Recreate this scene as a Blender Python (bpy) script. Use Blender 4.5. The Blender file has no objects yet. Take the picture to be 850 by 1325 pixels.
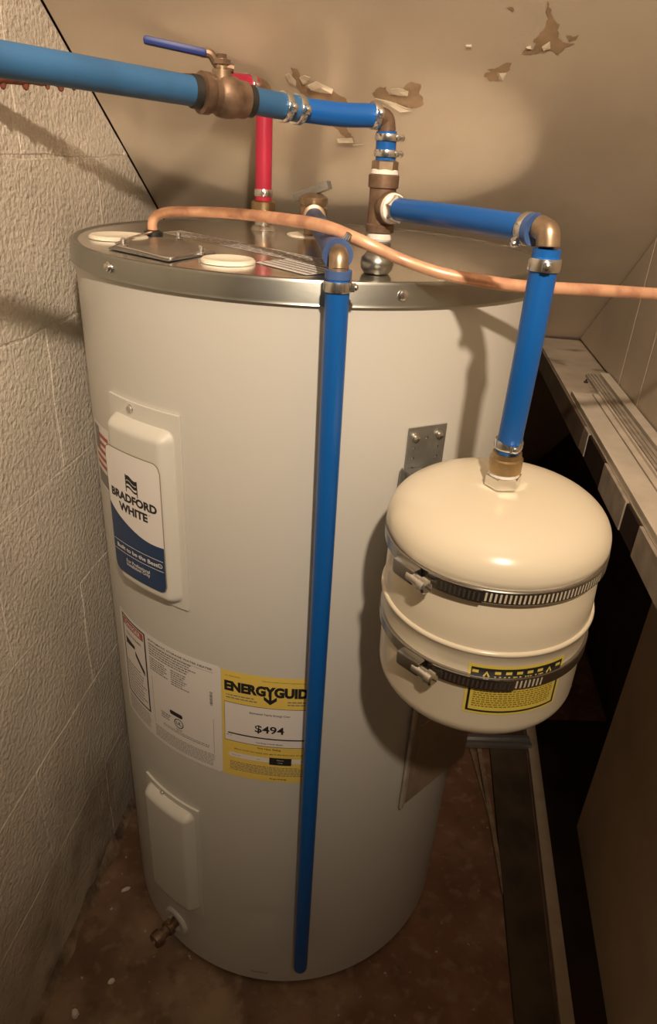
import bpy
DATA = {'patch':{'a_brown':[[-0.0222,0.0157],[-0.0137,0.013],[-0.0132,-0.0052],[-0.0029,-0.0183],[0.0136,-0.0241],[0.0282,-0.0195],[0.0433,-0.0308],[0.0506,-0.0449],[0.0461,-0.0984],[0.0542,-0.1082],[0.0455,-0.1154],[0.0321,-0.0954],[-0.0002,-0.0779],[-0.0161,-0.0446],[-0.0142,-0.0262],[-0.0206,-0.0024]],'b_brown':[[0.0798,-0.0209],[0.0874,-0.0116],[0.0975,-0.0081],[0.1017,-0.0228],[0.1132,-0.0219],[0.1257,-0.0157],[0.119,-0.0093],[0.1273,0.0015],[0.1348,0.0004],[0.1412,-0.0025],[0.1398,-0.0181],[0.1455,-0.0265],[0.1462,-0.0373],[0.1376,-0.0435],[0.1244,-0.0427],[0.1111,-0.0346],[0.0954,-0.0322],[0.085,-0.0287]],'c_brown':[[0.2178,0.0285],[0.228,0.0315],[0.2353,0.0381],[0.2445,0.0401],[0.2443,0.0303],[0.24,0.0249],[0.2303,0.0251],[0.2337,0.0122],[0.2253,0.0101],[0.2154,0.0168],[0.2166,0.0227],[0.2227,0.0254]],'d_brown':[[0.2639,0.1265],[0.2713,0.1157],[0.2777,0.1022],[0.2846,0.0979],[0.2827,0.0905],[0.2924,0.0762],[0.2993,0.0729],[0.3085,0.0722],[0.2988,0.0677],[0.2939,0.0556],[0.2822,0.0615],[0.2727,0.0582],[0.2634,0.0542],[0.2527,0.0556],[0.2556,0.0616],[0.2639,0.0611],[0.266,0.0695],[0.2615,0.0756],[0.2664,0.0847],[0.2705,0.0922],[0.2714,0.1042]],'e_brown':[[0.2237,0.1155],[0.2302,0.1163],[0.2333,0.1126],[0.2309,0.1108]],'f_brown':[[0.2953,0.0839],[0.3028,0.0819],[0.3089,0.0847],[0.3077,0.0784],[0.3006,0.0755]],'a_flake':[[-0.0127,-0.0001],[-0.0057,0.0054],[0.0016,0.0026],[-0.0032,-0.0079],[-0.0086,-0.01]],'a_flake2':[[-0.0019,-0.0078],[0.0087,-0.0037],[0.0184,-0.0115],[0.0297,-0.0166],[0.0281,-0.0202],[0.0123,-0.0242],[0.0012,-0.0162]],'a_flake3':[[-0.0303,0.002],[-0.0245,0.0074],[-0.0173,-0.0072],[-0.0188,-0.016],[-0.0253,-0.0095]],'a_flake4':[[0.0298,-0.1134],[0.0514,-0.1084],[0.0535,-0.1155],[0.031,-0.1189]],'a_flake5':[[0.0515,-0.1226],[0.0683,-0.1185],[0.0668,-0.1243],[0.0523,-0.1279]],'b_flake':[[0.1031,-0.0087],[0.1126,-0.0063],[0.1261,-0.0139],[0.1254,-0.0199],[0.1132,-0.0215],[0.1044,-0.0173]],'b_flake2':[[0.0837,-0.0288],[0.1032,-0.033],[0.1327,-0.0416],[0.1336,-0.0468],[0.1168,-0.0474],[0.1007,-0.0383]],'c_flake':[[0.2326,0.0238],[0.2412,0.0244],[0.2401,0.0126],[0.2347,0.0123]],'d_flake':[[0.2558,0.065],[0.2606,0.0666],[0.2625,0.0628],[0.2566,0.0617]],'d_flake2':[[0.2729,0.0661],[0.28,0.0742],[0.2829,0.0649],[0.276,0.0618]],'g_flake':[[0.1877,0.0634],[0.1944,0.0643],[0.1949,0.062],[0.1884,0.0613]]},'pframe':[[-0.0129,0.1129,1.2851],[0.991,-0.131,0.0],[-0.1083,-0.8195,0.5619]],'copper':[[-0.1888,-0.03,1.1036],[-0.1898,-0.03,1.1164],[-0.1838,-0.03,1.1259],[-0.1645,-0.04,1.1318],[-0.1276,-0.06,1.1353],[-0.08,-0.1,1.1384],[-0.0265,-0.19,1.1431],[0.0101,-0.25,1.1442],[0.0433,-0.28,1.1363],[0.0779,-0.28,1.1238],[0.1111,-0.29,1.1161],[0.1454,-0.29,1.1116],[0.1897,-0.28,1.107],[0.2571,-0.25,1.1028],[0.3509,-0.21,1.0964],[0.4949,-0.16,1.0877]],'tp':[-0.0008,0.0796,1.1036]}
import bpy, bmesh, math, random
from mathutils import Vector, Matrix
random.seed(7)
S = bpy.context.scene
COL = S.collection
# ------------------------------------------------------------ camera
def V(*a): return Vector(a)
cam_d = bpy.data.cameras.new('camera'); cam = bpy.data.objects.new('camera', cam_d); COL.objects.link(cam)
CP = V(0.0, -0.9036, 1.2018); CR = V(0.9984, -0.0158, 0.0551); CU = V(-0.0414, 0.4665, 0.8835); CF = CR.cross(CU) * -1
CR.normalize(); CF = V(0.0397, 0.8844, -0.4651).normalized(); CR = (CR - CF * CR.dot(CF)).normalized(); CU = CR.cross(CF)
cam.matrix_world = Matrix(((CR.x, CU.x, -CF.x, CP.x), (CR.y, CU.y, -CF.y, CP.y), (CR.z, CU.z, -CF.z, CP.z), (0, 0, 0, 1)))
cam_d.sensor_fit = 'VERTICAL'; cam_d.sensor_height = 36.0; cam_d.lens = 882 / 1325 * 36
cam_d.clip_start = 0.01
S.camera = cam
# ------------------------------------------------------------ world, lamp, exposure
w = bpy.data.worlds.new('world'); S.world = w; w.use_nodes = True
w.node_tree.nodes['Background'].inputs[0].default_value = (1.0, 0.77, 0.54, 1)
w.node_tree.nodes['Background'].inputs[1].default_value = 0.11
ld = bpy.data.lights.new('work_lamp', 'SPOT'); ld.spot_size = math.radians(104); ld.spot_blend = 1.0; ld.energy = 70; ld.color = (1.0, 0.795, 0.595); ld.shadow_soft_size = 0.02
lamp = bpy.data.objects.new('work_lamp', ld); COL.objects.link(lamp); lamp.location = (0.10, -1.2, 1.72)
lamp.rotation_euler = (V(0.0, 0.0, 1.40)-V(0.10, -1.2, 1.72)).to_track_quat('-Z', 'Y').to_euler()   # a hand-held torch aimed at the pipes above the lid
S.view_settings.view_transform = 'Standard'; S.view_settings.look = 'None'
S.cycles.blur_glossy = 0.0; S.cycles.sample_clamp_indirect = 0.0; S.cycles.caustics_reflective = True
S.view_settings.exposure = 0.0; S.view_settings.gamma = 1.0; S.view_settings.use_curve_mapping = False

# ------------------------------------------------------------ materials
def mat(name, col, rough=0.5, metal=0.0, var=0.0, scale=20, bump=0.0, bscale=60, col2=None, spec=0.5, detail=4, lo=0.35, hi=0.65, coat=0):
    m = bpy.data.materials.new(name); m.use_nodes = True; nt = m.node_tree; b = nt.nodes['Principled BSDF']
    b.inputs['Base Color'].default_value = (*col, 1); b.inputs['Roughness'].default_value = rough
    b.inputs['Metallic'].default_value = metal; b.inputs['Specular IOR Level'].default_value = spec
    b.inputs['Coat Weight'].default_value = coat
    geo = nt.nodes.new('ShaderNodeNewGeometry')
    if var or col2:
        n = nt.nodes.new('ShaderNodeTexNoise'); n.inputs['Scale'].default_value = scale; n.inputs['Detail'].default_value = detail
        nt.links.new(geo.outputs['Position'], n.inputs['Vector'])
        r = nt.nodes.new('ShaderNodeValToRGB'); nt.links.new(n.outputs['Fac'], r.inputs['Fac'])
        c2 = col2 or tuple(c * (1 - var) for c in col)
        r.color_ramp.elements[0].position = lo; r.color_ramp.elements[1].position = hi
        r.color_ramp.elements[0].color = (*c2, 1); r.color_ramp.elements[1].color = (*col, 1)
        nt.links.new(r.outputs['Color'], b.inputs['Base Color'])
        m['ramp'] = r.name
    if bump:
        n2 = nt.nodes.new('ShaderNodeTexNoise'); n2.inputs['Scale'].default_value = bscale; n2.inputs['Detail'].default_value = 5
        nt.links.new(geo.outputs['Position'], n2.inputs['Vector'])
        bp = nt.nodes.new('ShaderNodeBump'); bp.inputs['Distance'].default_value = bump; bp.inputs['Strength'].default_value = 1.0
        nt.links.new(n2.outputs['Fac'], bp.inputs['Height']); nt.links.new(bp.outputs['Normal'], b.inputs['Normal'])
    return m
def mixin(m, col, scale, lo, hi, fac=1.0, zfade=None, xfade=None, seed=0.0, detail=6, stretch=(1, 1, 1), plane=None):
    """overlay a second stain colour by noise; zfade=(z_full, z_none) limits stains to near the floor"""
    nt = m.node_tree; b = nt.nodes['Principled BSDF']; inp = b.inputs['Base Color']
    mx = nt.nodes.new('ShaderNodeMix'); mx.data_type = 'RGBA'
    if inp.links: nt.links.new(inp.links[0].from_socket, mx.inputs[6])
    else: mx.inputs[6].default_value = inp.default_value
    mx.inputs[7].default_value = (*col, 1)
    geo = nt.nodes.new('ShaderNodeNewGeometry'); mp = nt.nodes.new('ShaderNodeMapping'); mp.inputs['Location'].default_value = (seed, seed * 2, seed)
    mp.inputs['Scale'].default_value = stretch
    nt.links.new(geo.outputs['Position'], mp.inputs['Vector'])
    n = nt.nodes.new('ShaderNodeTexNoise'); n.inputs['Scale'].default_value = scale; n.inputs['Detail'].default_value = detail
    nt.links.new(mp.outputs[0], n.inputs['Vector'])
    mr = nt.nodes.new('ShaderNodeMapRange'); mr.inputs[1].default_value = lo; mr.inputs[2].default_value = hi; mr.inputs[4].default_value = fac
    nt.links.new(n.outputs['Fac'], mr.inputs[0]); out = mr.outputs[0]
    if zfade:
        sp = nt.nodes.new('ShaderNodeSeparateXYZ'); nt.links.new(geo.outputs['Position'], sp.inputs[0])
        m2 = nt.nodes.new('ShaderNodeMapRange'); m2.inputs[1].default_value = zfade[0]; m2.inputs[2].default_value = zfade[1]
        m2.inputs[3].default_value = 1; m2.inputs[4].default_value = 0
        nt.links.new(sp.outputs[2], m2.inputs[0])
        mu = nt.nodes.new('ShaderNodeMath'); mu.operation = 'MULTIPLY'; nt.links.new(out, mu.inputs[0]); nt.links.new(m2.outputs[0], mu.inputs[1]); out = mu.outputs[0]
    if xfade:      # the old red floor paint only survives on the right-hand side
        sp = nt.nodes.new('ShaderNodeSeparateXYZ'); nt.links.new(geo.outputs['Position'], sp.inputs[0])
        m2 = nt.nodes.new('ShaderNodeMapRange'); m2.inputs[1].default_value = xfade[0]; m2.inputs[2].default_value = xfade[1]
        m2.inputs[3].default_value = 0; m2.inputs[4].default_value = .42
        nt.links.new(sp.outputs[0], m2.inputs[0])
        mu = nt.nodes.new('ShaderNodeMath'); mu.operation = 'MAXIMUM'; nt.links.new(m2.outputs[0], mu.inputs[1])
        m3 = nt.nodes.new('ShaderNodeMath'); m3.operation = 'MULTIPLY'; m3.inputs[1].default_value = .55; nt.links.new(out, m3.inputs[0])
        nt.links.new(m3.outputs[0], mu.inputs[0]); out = mu.outputs[0]
    nt.links.new(out, mx.inputs[0]); nt.links.new(mx.outputs[2], inp)
    return m
M = {}
M['jacket'] = mat('jacket_paint', (0.595, 0.583, 0.535), 0.38, bump=0.00025, bscale=55, spec=0.4)
M['cover'] = mat('cover_plastic', (0.63, 0.62, 0.56), 0.45)
M['galv'] = mat('galvanised_steel', (0.82, 0.81, 0.78), 0.19, 1.0, var=0.12, scale=14, bump=0.0001, bscale=9)
M['galv_band'] = mat('galvanised_band', (0.42, 0.43, 0.40), 0.33, 1.0, var=0.3, scale=9, bump=0.0002, bscale=30)
M['bracket'] = mat('bracket_steel', (0.36, 0.36, 0.34), 0.45, 0.8, var=0.2, scale=60)
M['steel'] = mat('bright_steel', (0.72, 0.72, 0.70), 0.22, 1.0)
M['dark_steel'] = mat('strap_steel', (0.40, 0.39, 0.38), 0.27, 1.0)
M['slot_open'] = mat('tank_seen_through_slot', (0.60, 0.55, 0.43), 0.4)
M['slot'] = mat('strap_slot', (0.05, 0.045, 0.04), 0.5)
M['brass'] = mat('brass', (0.62, 0.46, 0.26), 0.33, 1.0, var=0.3, scale=60)
M['old_brass'] = mat('tarnished_brass', (0.27, 0.175, 0.115), 0.5, 0.55, var=0.5, scale=70, bump=0.0005, bscale=120)
M['elbow_brass'] = mat('elbow_brass', (0.50, 0.37, 0.25), 0.36, 0.85, var=0.35, scale=80)
M['copper'] = mat('copper', (0.90, 0.53, 0.33), 0.36, 0.35, var=0.18, scale=34, col2=(0.68, 0.34, 0.22), lo=0.40, hi=0.56)
M['pex'] = mat('blue_pex', (0.004, 0.100, 0.39), 0.34, spec=0.5)
M['pex_dull'] = mat('dusty_blue_pex', (0.035, 0.135, 0.30), 0.42, var=0.25, scale=16)
M['pex_relief'] = mat('relief_blue_pex', (0.06, 0.12, 0.30), 0.4, var=0.3, scale=40)
M['red'] = mat('red_pex', (0.42, 0.02, 0.055), 0.35)
M['tape'] = mat('thread_tape', (0.80, 0.76, 0.70), 0.6, bump=0.0006, bscale=200)
M['rust'] = mat('corroded_pipe', (0.26, 0.075, 0.04), 0.75, var=0.6, scale=60, bump=0.001, bscale=140)
M['tank'] = mat('tank_enamel', (0.74, 0.67, 0.52), 0.24, spec=0.5, bump=0.0002, bscale=25)
M['black'] = mat('black_ink', (0.018, 0.018, 0.02), 0.55)
M['grey_ink'] = mat('grey_ink', (0.22, 0.21, 0.20), 0.6)
M['soft_ink'] = mat('soft_ink', (0.42, 0.40, 0.37), 0.6)
M['rubber'] = mat('black_ring', (0.02, 0.02, 0.018), 0.5, var=0.3)
M['white'] = mat('label_white', (0.80, 0.77, 0.74), 0.45)
M['label_edge'] = mat('label_edge', (0.30, 0.25, 0.18), 0.5)
M['yellow'] = mat('label_yellow', (0.82, 0.62, 0.13), 0.45)
M['tank_yellow'] = mat('tank_label_yellow', (0.80, 0.66, 0.12), 0.4)
M['yellow_ink'] = mat('yellow_ink', (0.30, 0.22, 0.03), 0.5)
M['navy'] = mat('label_navy', (0.015, 0.045, 0.12), 0.4)
M['flag_red'] = mat('flag_red', (0.42, 0.09, 0.06), 0.5)
M['cream'] = mat('cream_plastic', (0.80, 0.74, 0.62), 0.5)
M['handle'] = mat('navy_grip', (0.008, 0.025, 0.17), 0.5)
M['plate'] = mat('junction_plate', (0.42, 0.42, 0.40), 0.36, 0.9, var=0.3, scale=20)
M['clear_label'] = mat('dusty_clear_label', (0.66, 0.63, 0.60), 0.45, var=0.25, scale=120)
M['block'] = mat('painted_block', (0.76, 0.70, 0.605), 0.72, var=0.12, scale=9, bump=0.0042, bscale=150)
M['mortar'] = mat('painted_mortar', (0.74, 0.68, 0.58), 0.8, var=0.12, scale=9, bump=0.008, bscale=70)
for k in ('block', 'mortar'):
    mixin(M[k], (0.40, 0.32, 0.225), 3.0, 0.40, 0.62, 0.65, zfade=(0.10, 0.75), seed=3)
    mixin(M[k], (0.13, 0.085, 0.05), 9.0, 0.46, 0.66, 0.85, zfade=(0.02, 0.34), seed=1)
M['fillet'] = mat('dirty_mortar', (0.34, 0.25, 0.17), 0.85, col2=(0.12, 0.08, 0.05), scale=25, bump=0.006, bscale=80)
M['ceil'] = mat('ceiling_paint', (0.60, 0.51, 0.395), 0.42, var=0.14, scale=5, bump=0.0016, bscale=9)
mixin(M['ceil'], (0.50, 0.41, 0.30), 14, 0.55, 0.75, 0.5, seed=5)
M['peel'] = mat('bare_board', (0.40, 0.275, 0.165), 0.8, var=0.3, scale=45)
M['flake'] = mat('paint_flake', (0.70, 0.61, 0.48), 0.6, var=0.15, scale=90)
M['panel'] = mat('panel_paint', (0.66, 0.57, 0.45), 0.5, var=0.1, scale=7, bump=0.0008, bscale=25)
M['dark'] = mat('dark_gap', (0.045, 0.025, 0.014), 0.9)
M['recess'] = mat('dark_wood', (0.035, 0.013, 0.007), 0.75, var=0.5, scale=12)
M['sheet'] = mat('brown_sheet', (0.60, 0.46, 0.32), 0.7, var=0.15, scale=8, bump=0.0006)
M['ledge'] = mat('ledge_paint', (0.56, 0.47, 0.37), 0.65, var=0.2, scale=16)
mixin(M['ledge'], (0.10, 0.07, 0.045), 13, 0.60, 0.72, 0.8, seed=2)
M['ledge_front'] = mat('ledge_front', (0.20, 0.15, 0.105), 0.6, var=0.3, scale=20)
M['strip'] = mat('white_strip', (0.74, 0.66, 0.55), 0.5, var=0.15, scale=25)
M['strip_grey'] = mat('grey_strip', (0.50, 0.43, 0.35), 0.5, var=0.3, scale=40)
M['floor'] = mat('stained_concrete', (0.25, 0.155, 0.09), 0.62, var=0.45, scale=5.5, bump=0.0012, bscale=40, detail=8)
mixin(M['floor'], (0.36, 0.25, 0.16), 8, 0.48, 0.66, 0.8, seed=4, detail=9)
mixin(M['floor'], (0.11, 0.065, 0.04), 6, 0.52, 0.70, 0.7, seed=14, detail=9)
mixin(M['floor'], (0.22, 0.062, 0.032), 2.6, 0.46, 0.60, 0.8, seed=9, stretch=(1, .6, 1), xfade=(0.02, 0.22))
mixin(M['floor'], (0.42, 0.31, 0.21), 38, 0.54, 0.72, 0.45, seed=21, detail=12)
mixin(M['floor'], (0.09, 0.05, 0.03), 30, 0.56, 0.72, 0.5, seed=31, detail=12)
mixin(M['floor'], (0.62, 0.52, 0.40), 60, 0.68, 0.72, 0.8, seed=11)
M['sill'] = mat('old_board', (0.085, 0.055, 0.03), 0.75, var=0.5, scale=14, bump=0.001)
M['tan'] = mat('tan_strip', (0.46, 0.36, 0.25), 0.6, var=0.15, scale=30)
M['lath'] = mat('raw_lath', (0.30, 0.21, 0.13), 0.75, var=0.4, scale=60)
M['alu'] = mat('aluminium_track', (0.45, 0.43, 0.42), 0.4, 0.8)
M['chip'] = mat('white_chip', (0.78, 0.72, 0.62), 0.7)
M['paper'] = mat('booklet_paper', (0.36, 0.28, 0.21), 0.35, var=0.15, scale=30)

# ------------------------------------------------------------ building helpers
ORG = {}
class MB:
    def __init__(s): s.v = []; s.f = []
    def add(s, vs, fs, X=None):
        k = len(s.v); s.v += [(X @ Vector(p)) if X else Vector(p) for p in vs]; s.f += [tuple(i + k for i in f) for f in fs]; return s
    def box(s, lo, hi, X=None, ch=0.0):
        (a, b, c), (d, e, f) = lo, hi
        if not ch:
            return s.add([(a,b,c),(d,b,c),(d,e,c),(a,e,c),(a,b,f),(d,b,f),(d,e,f),(a,e,f)],
                         [(0,3,2,1),(4,5,6,7),(0,1,5,4),(1,2,6,5),(2,3,7,6),(3,0,4,7)], X)
        bm = bmesh.new(); m = Matrix.Diagonal((d-a, e-b, f-c, 1)); m.translation = ((a+d)/2, (b+e)/2, (c+f)/2)
        bmesh.ops.create_cube(bm, size=1, matrix=m)
        bmesh.ops.bevel(bm, geom=bm.edges[:], offset=ch, segments=2, affect='EDGES', profile=0.6)
        r = s.add([v.co.copy() for v in bm.verts], [[v.index for v in fc.verts] for fc in bm.faces], X); bm.free(); return r
    def lathe(s, prof, seg=32, X=None, a0=0, a1=360):
        full = abs(a1 - a0 - 360) < 1e-6; n = seg if full else seg + 1; vs = []; fs = []
        for r, z in prof:
            for i in range(n):
                a = math.radians(a0 + (a1 - a0) * i / seg); vs.append((r*math.cos(a), r*math.sin(a), z))
        for j in range(len(prof)-1):
            for i in range(seg):
                k = (i+1) % n; fs.append((j*n+i, j*n+k, (j+1)*n+k, (j+1)*n+i))
        if full and prof[0][0] > 1e-6: fs.append(tuple(reversed(range(n))))
        if full and prof[-1][0] > 1e-6: fs.append(tuple((len(prof)-1)*n + i for i in range(n)))
        return s.add(vs, fs, X)
    def cyl(s, p0, p1, r, seg=24, r1=None):
        p0, p1 = Vector(p0), Vector(p1); L = (p1-p0).length
        return s.lathe([(r, 0), (r1 or r, L)], seg, frame(p0, p1-p0))
    def tube(s, pts, rad, seg=20, n=8, cap=True):
        P = spline(pts, n); m = len(P); rr = (lambda t: rad(t)) if callable(rad) else (lambda t: rad)
        T = (P[1]-P[0]).normalized(); N = T.orthogonal().normalized(); vs = []; fs = []
        for i in range(m):
            t2 = (P[min(i+1, m-1)] - P[max(i-1, 0)]).normalized()
            N = (N - t2*N.dot(t2)).normalized(); B = t2.cross(N); r = rr(i/(m-1))
            for k in range(seg):
                a = 2*math.pi*k/seg; vs.append(P[i] + N*math.cos(a)*r + B*math.sin(a)*r)
        for i in range(m-1):
            for k in range(seg):
                q = (k+1) % seg; fs.append((i*seg+k, i*seg+q, (i+1)*seg+q, (i+1)*seg+k))
        if cap: fs.append(tuple(reversed(range(seg)))); fs.append(tuple((m-1)*seg+k for k in range(seg)))
        return s.add(vs, fs)
def frame(p, axis, up=None):
    z = Vector(axis).normalized(); x = (Vector(up) if up else z.orthogonal()); x = (x - z*x.dot(z)).normalized(); y = z.cross(x)
    m = Matrix((x, y, z)).transposed().to_4x4(); m.translation = Vector(p); return m
def spline(pts, n):
    P = [Vector(p) for p in pts]
    if n <= 1 or len(P) < 3: return P
    Q = [P[0]*2-P[1]] + P + [P[-1]*2-P[-2]]; out = []
    for i in range(1, len(Q)-2):
        for k in range(n):
            t = k/n; a, b, c, d = Q[i-1], Q[i], Q[i+1], Q[i+2]
            out.append(0.5*((2*b)+(c-a)*t+(2*a-5*b+4*c-d)*t*t+(3*b-a-3*c+d)*t**3))
    return out + [P[-1]]
def obj(name, mb, m, parent=None, smooth=True, ang=35, label=None, cat=None, group=None, kind=None):
    me = bpy.data.meshes.new(name); xs = mb.v
    lo = Vector([min(v[i] for v in xs) for i in range(3)]); hi = Vector([max(v[i] for v in xs) for i in range(3)])
    c = (lo+hi)/2
    if parent is None: c.z = lo.z
    me.from_pydata([v-c for v in xs], [], mb.f); me.validate(); me.materials.append(M[m] if isinstance(m, str) else m)
    bm = bmesh.new(); bm.from_mesh(me); bmesh.ops.recalc_face_normals(bm, faces=bm.faces[:]) if not getattr(mb, 'flat', False) else None
    bm.to_mesh(me); bm.free()
    if smooth:
        me.polygons.foreach_set('use_smooth', [True]*len(me.polygons)); me.set_sharp_from_angle(angle=math.radians(ang))
    o = bpy.data.objects.new(name, me); COL.objects.link(o)
    if parent is not None: o.parent = parent; o.location = c - ORG[parent.name]
    else: o.location = c
    ORG[o.name] = c
    for k, val in (('label', label), ('category', cat), ('group', group), ('kind', kind)):
        if val: o[k] = val
    return o
def thing(name, loc, label, cat, group=None):
    o = bpy.data.objects.new(name, None); COL.objects.link(o); o.location = loc; o.empty_display_size = 0.02
    ORG[o.name] = Vector(loc); o['label'] = label; o['category'] = cat
    if group: o['group'] = group
    return o
# flat artwork laid on curved surfaces. A surface is a function (u, v, h) -> point
def heater_surf(az0, z0, r0):
    def f(u, v, h=0.0):
        a = math.radians(az0) + u/r0; r = r0 + h
        return Vector((r*math.cos(a), r*math.sin(a), z0+v))
    return f
def strip(mb, surf, u0, u1, lo, hi, h=0.0, n=None):
    """area between functions lo(u), hi(u) laid on the surface"""
    L = lo if callable(lo) else (lambda u: lo); H = hi if callable(hi) else (lambda u: hi)
    n = n or max(1, int(abs(u1-u0)/0.006)); vs = []; fs = []
    for i in range(n+1):
        u = u0 + (u1-u0)*i/n; vs += [surf(u, L(u), h), surf(u, H(u), h)]
    for i in range(n): fs.append((2*i, 2*i+2, 2*i+3, 2*i+1))
    mb.add(vs, fs); mb.flat = True; return mb
def rrect(u0, u1, v0, v1, r):
    def cut(u):
        d = min(u-u0, u1-u)
        return 0 if d >= r else r - math.sqrt(max(0, r*r-(r-d)**2))
    return (lambda u: v0+cut(u)), (lambda u: v1-cut(u))
_tc = {}
def text_geo(s, bold):
    if (s, bold) in _tc: return _tc[(s, bold)]
    cu = bpy.data.curves.new('t', 'FONT'); cu.body = s; cu.offset = bold; cu.resolution_u = 3; cu.size = 1; cu.dimensions = '2D'; cu.fill_mode = 'NONE' if False else cu.fill_mode
    o = bpy.data.objects.new('t', cu); COL.objects.link(o); bpy.context.view_layer.update()
    me = bpy.data.meshes.new_from_object(o.evaluated_get(bpy.context.evaluated_depsgraph_get()))
    vs = [v.co.copy() for v in me.vertices]; fs = [tuple(p.vertices) for p in me.polygons]
    bpy.data.objects.remove(o); bpy.data.meshes.remove(me); bpy.data.curves.remove(cu)
    _tc[(s, bold)] = (vs, fs); return vs, fs
def text(mb, surf, s, uc, vc, width=None, height=None, bold=0.0, h=0.0002, align='C', track=1.0):
    vs, fs = text_geo(s, bold)
    x0 = min(v.x for v in vs); x1 = max(v.x for v in vs); y0 = min(v.y for v in vs); y1 = max(v.y for v in vs)
    ky = (height/(y1-y0)) if height else (width/(x1-x0)); kx = (width/(x1-x0)) if width else ky
    off = uc - (kx*(x1-x0)/2 if align == 'C' else 0)
    mb.add([surf(off+(v.x-x0)*kx, vc+(v.y-(y0+y1)/2)*ky, h) for v in vs], fs); mb.flat = True; return mb
def dashes(mb, surf, u0, u1, v1, v0, rows, thick=0.5, h=0.0002, ragged=0.25, wmin=0.0015, wmax=0.006):
    """rows of word-sized marks: print too small to read"""
    for i in range(rows):
        v = v1 - (v1-v0)*(i+0.5)/rows; t = (v1-v0)/rows*thick/2; u = u0; end = u1 - (u1-u0)*random.random()*ragged
        while u < end-0.0008:
            wd = min(random.uniform(wmin, wmax), end-u); strip(mb, surf, u, u+wd, v-t, v+t, h, n=1); u += wd + 0.0009
    return mb

# ============================================================ THE ROOM
dl = V(0.131, 0.991, 0).normalized(); nl = V(dl.y, -dl.x, 0); OL = V(-0.3344, 0, 0)
def wallL(s, z, off=0.0): return OL + dl*s + nl*off + V(0, 0, z)
def ceil_z(p): return 1.360 - 0.68*(0.131*p.x + 0.991*p.y)
dr = V(-0.155, -0.988, 0).normalized(); nr = V(-0.988, 0.155, 0).normalized(); OR = V(0.623, 0.659, 0)
def wallR(s, z, off=0.0): return OR + dr*s + nr*off + V(0, 0, z)
def clip2(poly, f):
    """keep the part of a polygon where f(p) <= 0"""
    out = []
    for i in range(len(poly)):
        a, b = poly[i], poly[(i+1) % len(poly)]; fa, fb = f(a), f(b)
        if fa <= 0: out.append(a)
        if (fa < 0 < fb) or (fb < 0 < fa):
            t = fa/(fa-fb); out.append((a[0]+(b[0]-a[0])*t, a[1]+(b[1]-a[1])*t))
    return out
def slab(mb, poly, surf, d0, d1, ch=0.0):
    """prism over a 2D polygon between depths d0 < d1, with a chamfered front edge"""
    n = len(poly); cx = sum(p[0] for p in poly)/n; cy = sum(p[1] for p in poly)/n
    def ins(p):
        L = math.hypot(p[0]-cx, p[1]-cy); k = 1-ch*1.3/L; return (cx+(p[0]-cx)*k, cy+(p[1]-cy)*k)
    rings = [[surf(p[0], p[1], d0) for p in poly], [surf(p[0], p[1], d1-ch) for p in poly]]
    if ch: rings.append([surf(*ins(p), d1) for p in poly])
    vs = sum(rings, []); fs = [tuple(reversed(range(n)))]
    for j in range(len(rings)-1):
        for i in range(n): fs.append((j*n+i, j*n+(i+1) % n, (j+1)*n+(i+1) % n, (j+1)*n+i))
    fs.append(tuple((len(rings)-1)*n+i for i in range(n))); mb.add(vs, fs); return mb
ceilL = lambda p: p[1] - (ceil_z(wallL(p[0], 0)) - 0.001)
ceilR = lambda p: p[1] - (ceil_z(wallR(p[0], 0)) - 0.004)
poly = clip2([(-1.9, 0), (1.9, 0), (1.9, 2.3), (-1.9, 2.3)], ceilL)
wl = obj('wall_left', slab(MB(), poly, wallL, -0.06, -0.0003), 'mortar', smooth=False, kind='structure')
row = 0; z = 0.005
for row in range(0, 12):
    z0 = 0.205 + (row-1)*0.195; z1 = z0 + 0.195; z0 = max(z0, 0.0)
    off = -0.02 if row % 2 == 0 else -0.215
    for k in range(-5, 5):
        a = off + k*0.40 + 0.0015; b = a + 0.40 - 0.003
        if b < -1.5 or a > 1.3: continue
        pl = clip2([(a, z0+0.0015), (b, z0+0.0015), (b, z1-0.0015), (a, z1-0.0015)], ceilL)
        if len(pl) < 3 or max(p[0] for p in pl)-min(p[0] for p in pl) < 0.02: continue
        wb = []
        for i in range(len(pl)):
            p, q = pl[i], pl[(i+1) % len(pl)]; L = math.hypot(q[0]-p[0], q[1]-p[1]); nn = max(1, round(L/0.05)); wb.append(p)
            for j in range(1, nn): wb.append((p[0]+(q[0]-p[0])*j/nn+random.uniform(-.0034, .0018), p[1]+(q[1]-p[1])*j/nn+random.uniform(-.0034, .0018)))
        pl = [(p[0], min(p[1], p[1]-max(0, ceilL(p)))) for p in wb]
        dp = random.uniform(0.0002, 0.0012)
        obj('block', slab(MB(), pl, wallL, -0.03, dp, 0.0006), 'block', wl, smooth=False)
# rough mortar fillet at the foot of the wall
mb = MB(); vs = []; fs = []; n = 90
for i in range(n+1):
    s_ = -1.4+2.7*i/n; k = 1+.35*math.sin(i*1.7)+.25*math.sin(i*3.9+1)+random.uniform(-.25, .25)
    vs += [wallL(s_, .014*k, -.001), wallL(s_, .009*k, .006*k), wallL(s_, .004, .010*k), wallL(s_, 0, .013*k+.002)]
for i in range(n):
    for j in range(3): q = 4*i+j; fs.append((q, q+1, q+5, q+4))
obj('trim_1', mb.add(vs, fs), 'fillet', kind='structure')
fl = obj('floor', MB().box((-0.75, -1.9, -0.05), (1.3, 2.2, 0.0)), 'floor', smooth=False, kind='structure')
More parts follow.
